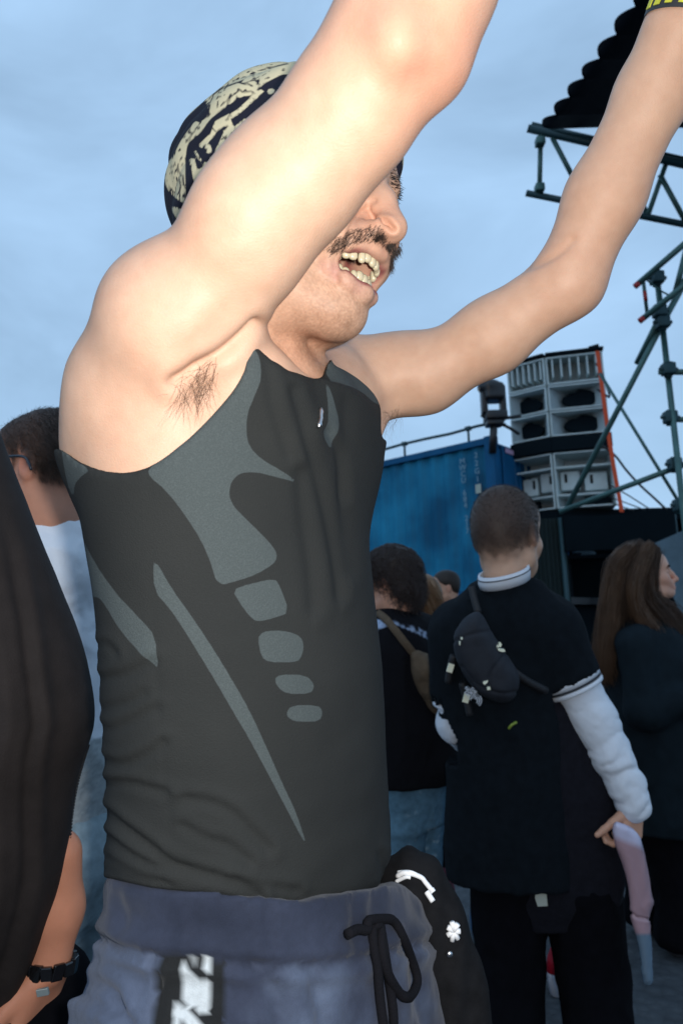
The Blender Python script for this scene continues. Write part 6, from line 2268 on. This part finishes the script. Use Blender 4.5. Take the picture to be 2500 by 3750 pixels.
# bare forearm and hand with a chunky bracelet
ap = [P(205, 3130, .90), P(206, 3330, .90), P(184, 3530, .885)]
f2 = Field(*fit(ap + [P(60, 4050, .87)], .09), .004)
f2.chain(ap, [.033, .0325, .0255], .02)
hand(f2, ap[-1], P(95, 3760, .87) - ap[-1], -_r + .2 * _f, -_f * .8 - _r * .4, .55, 1.0)
Vh, Qh = biggest(*f2.mesh())
Ch = np.tile(SKIN * np.array([.88, .62, .55]), (len(Vh), 1)) * (1 + .12 * fbm(Vh, 25, 3, 2)[:, None])
mobj('forearm', Vh, Qh, M['skin'], lef, attrs={'tint': Ch})
br = thing('bracelet', 'chunky black bracelet with a pale square link on a bare wrist', 'bracelet', tuple(P(186, 3540, .885)))
bax = nrm(ap[2] - ap[1]); e1 = nrm(np.cross(bax, _f)); e2 = np.cross(bax, e1)
cc = P(187, 3532, .886)
M['gloss_black'] = mat('gloss_black', (.006, .006, .007), rough=.12, spec=.6)
for k_ in range(14):
    a = k_ / 14 * 2 * math.pi
    nn_ = math.cos(a) * e1 + math.sin(a) * e2
    q = cc + nn_ * .0300
    tt_ = np.cross(bax, nn_)
    mobj('link', *boxv(q, (.0070, .0095 - .0015 * (k_ % 2), .0035), np.stack([tt_, nrm(bax + tt_ * .15 * (-1) ** k_), nn_]), .0015), M['gloss_black'], br, smooth=False)
q = cc - _f * .0345 + bax * .010 + _r * .006
mobj('square_link', *boxv(q, (.0075, .0045, .002), np.stack([nrm(_r + .2 * _u), nrm(_u - .2 * _r), _f]), .0008), mat('pale_metal', (.42, .50, .50), rough=.3, metal=.6), br, smooth=False)
legs(lef, P(-200, 3900, D8 + .03), *dirv(60), M['black_trousers'], (.11, .09, .08), .09, h=.013)

# ------------------------------------------------------------------ odds and ends on the ground
def gp_(px, y):
    d = P(px, y, 1.0) - CAM
    return CAM + d * (-CAM[2] / d[2])


def lathe(prof, c, n=24):
    an = np.arange(n) * 2 * math.pi / n
    V_ = [(c[0] + r * math.cos(a), c[1] + r * math.sin(a), c[2] + z) for r, z in prof for a in an]
    F_ = [[i * n + j, i * n + (j + 1) % n, (i + 1) * n + (j + 1) % n, (i + 1) * n + j] for i in range(len(prof) - 1) for j in range(n)]
    F_.append(list(range(n))[::-1])
    return V_, F_


c = gp_(2042, 3640)
cup = thing('paper_cup', 'red and white paper cup standing between black trouser legs', 'cup', (c[0], c[1], 0))
mobj('cup_wall', *lathe([(.030, .002), (.036, .075)], c), mat('cup_white', (.62, .64, .72), rough=.6), cup)
mobj('cup_top', *lathe([(.0365, .0755), (.028, .12), (.008, .165), (.0, .166)], c), mat('cup_red', (.45, .004, .02), rough=.5), cup)
c = gp_(1800, 3500)
f2 = Field(np.array([c[0] - .15, c[1] - .15, 0]), np.array([c[0] + .15, c[1] + .15, .40]), .008)
f2.ell((c[0], c[1], .13), (.075, .06, .13), None, 0)
f2.ell((c[0] + .01, c[1], .24), (.035, .035, .06), None, .03)
idx, Vg = f2.where(.03); f2.a[idx] = np.maximum(f2.a[idx], .003 - Vg[:, 2])
V_, Q_ = biggest(*f2.mesh()); V_ = wrinkle(V_, Q_, .006, 25, (1, 1, 1), 2)
mobj('plastic_bag', V_, Q_, mat('bag_blue', (.10, .24, .46), rough=.35), None, label='crumpled light blue plastic bag on the ground by the black trousers', cat='bag')
c = gp_(1636, 3452)
f2 = Field(np.array([c[0] - .15, c[1] - .15, 0]), np.array([c[0] + .15, c[1] + .15, .35]), .008)
f2.ell((c[0], c[1], .15), (.045, .05, .14), None, 0)
idx, Vg = f2.where(.03); f2.a[idx] = np.maximum(f2.a[idx], .003 - Vg[:, 2])
V_, Q_ = biggest(*f2.mesh()); V_ = wrinkle(V_, Q_, .004, 25, (1, 1, 1), 4)
cr = np.clip((V_[:, 2] - .10) / .006, 0, 1)[:, None]
mobj('tote_bag', V_, Q_, mat('tote', rough=.7, attr='tint'), None, attrs={'tint': np.array([.12, .2, .32]) * (1 - cr) + np.array([.10, .006, .02]) * cr}, label='small dark red and blue tote bag on the ground by the ripped jeans', cat='bag')
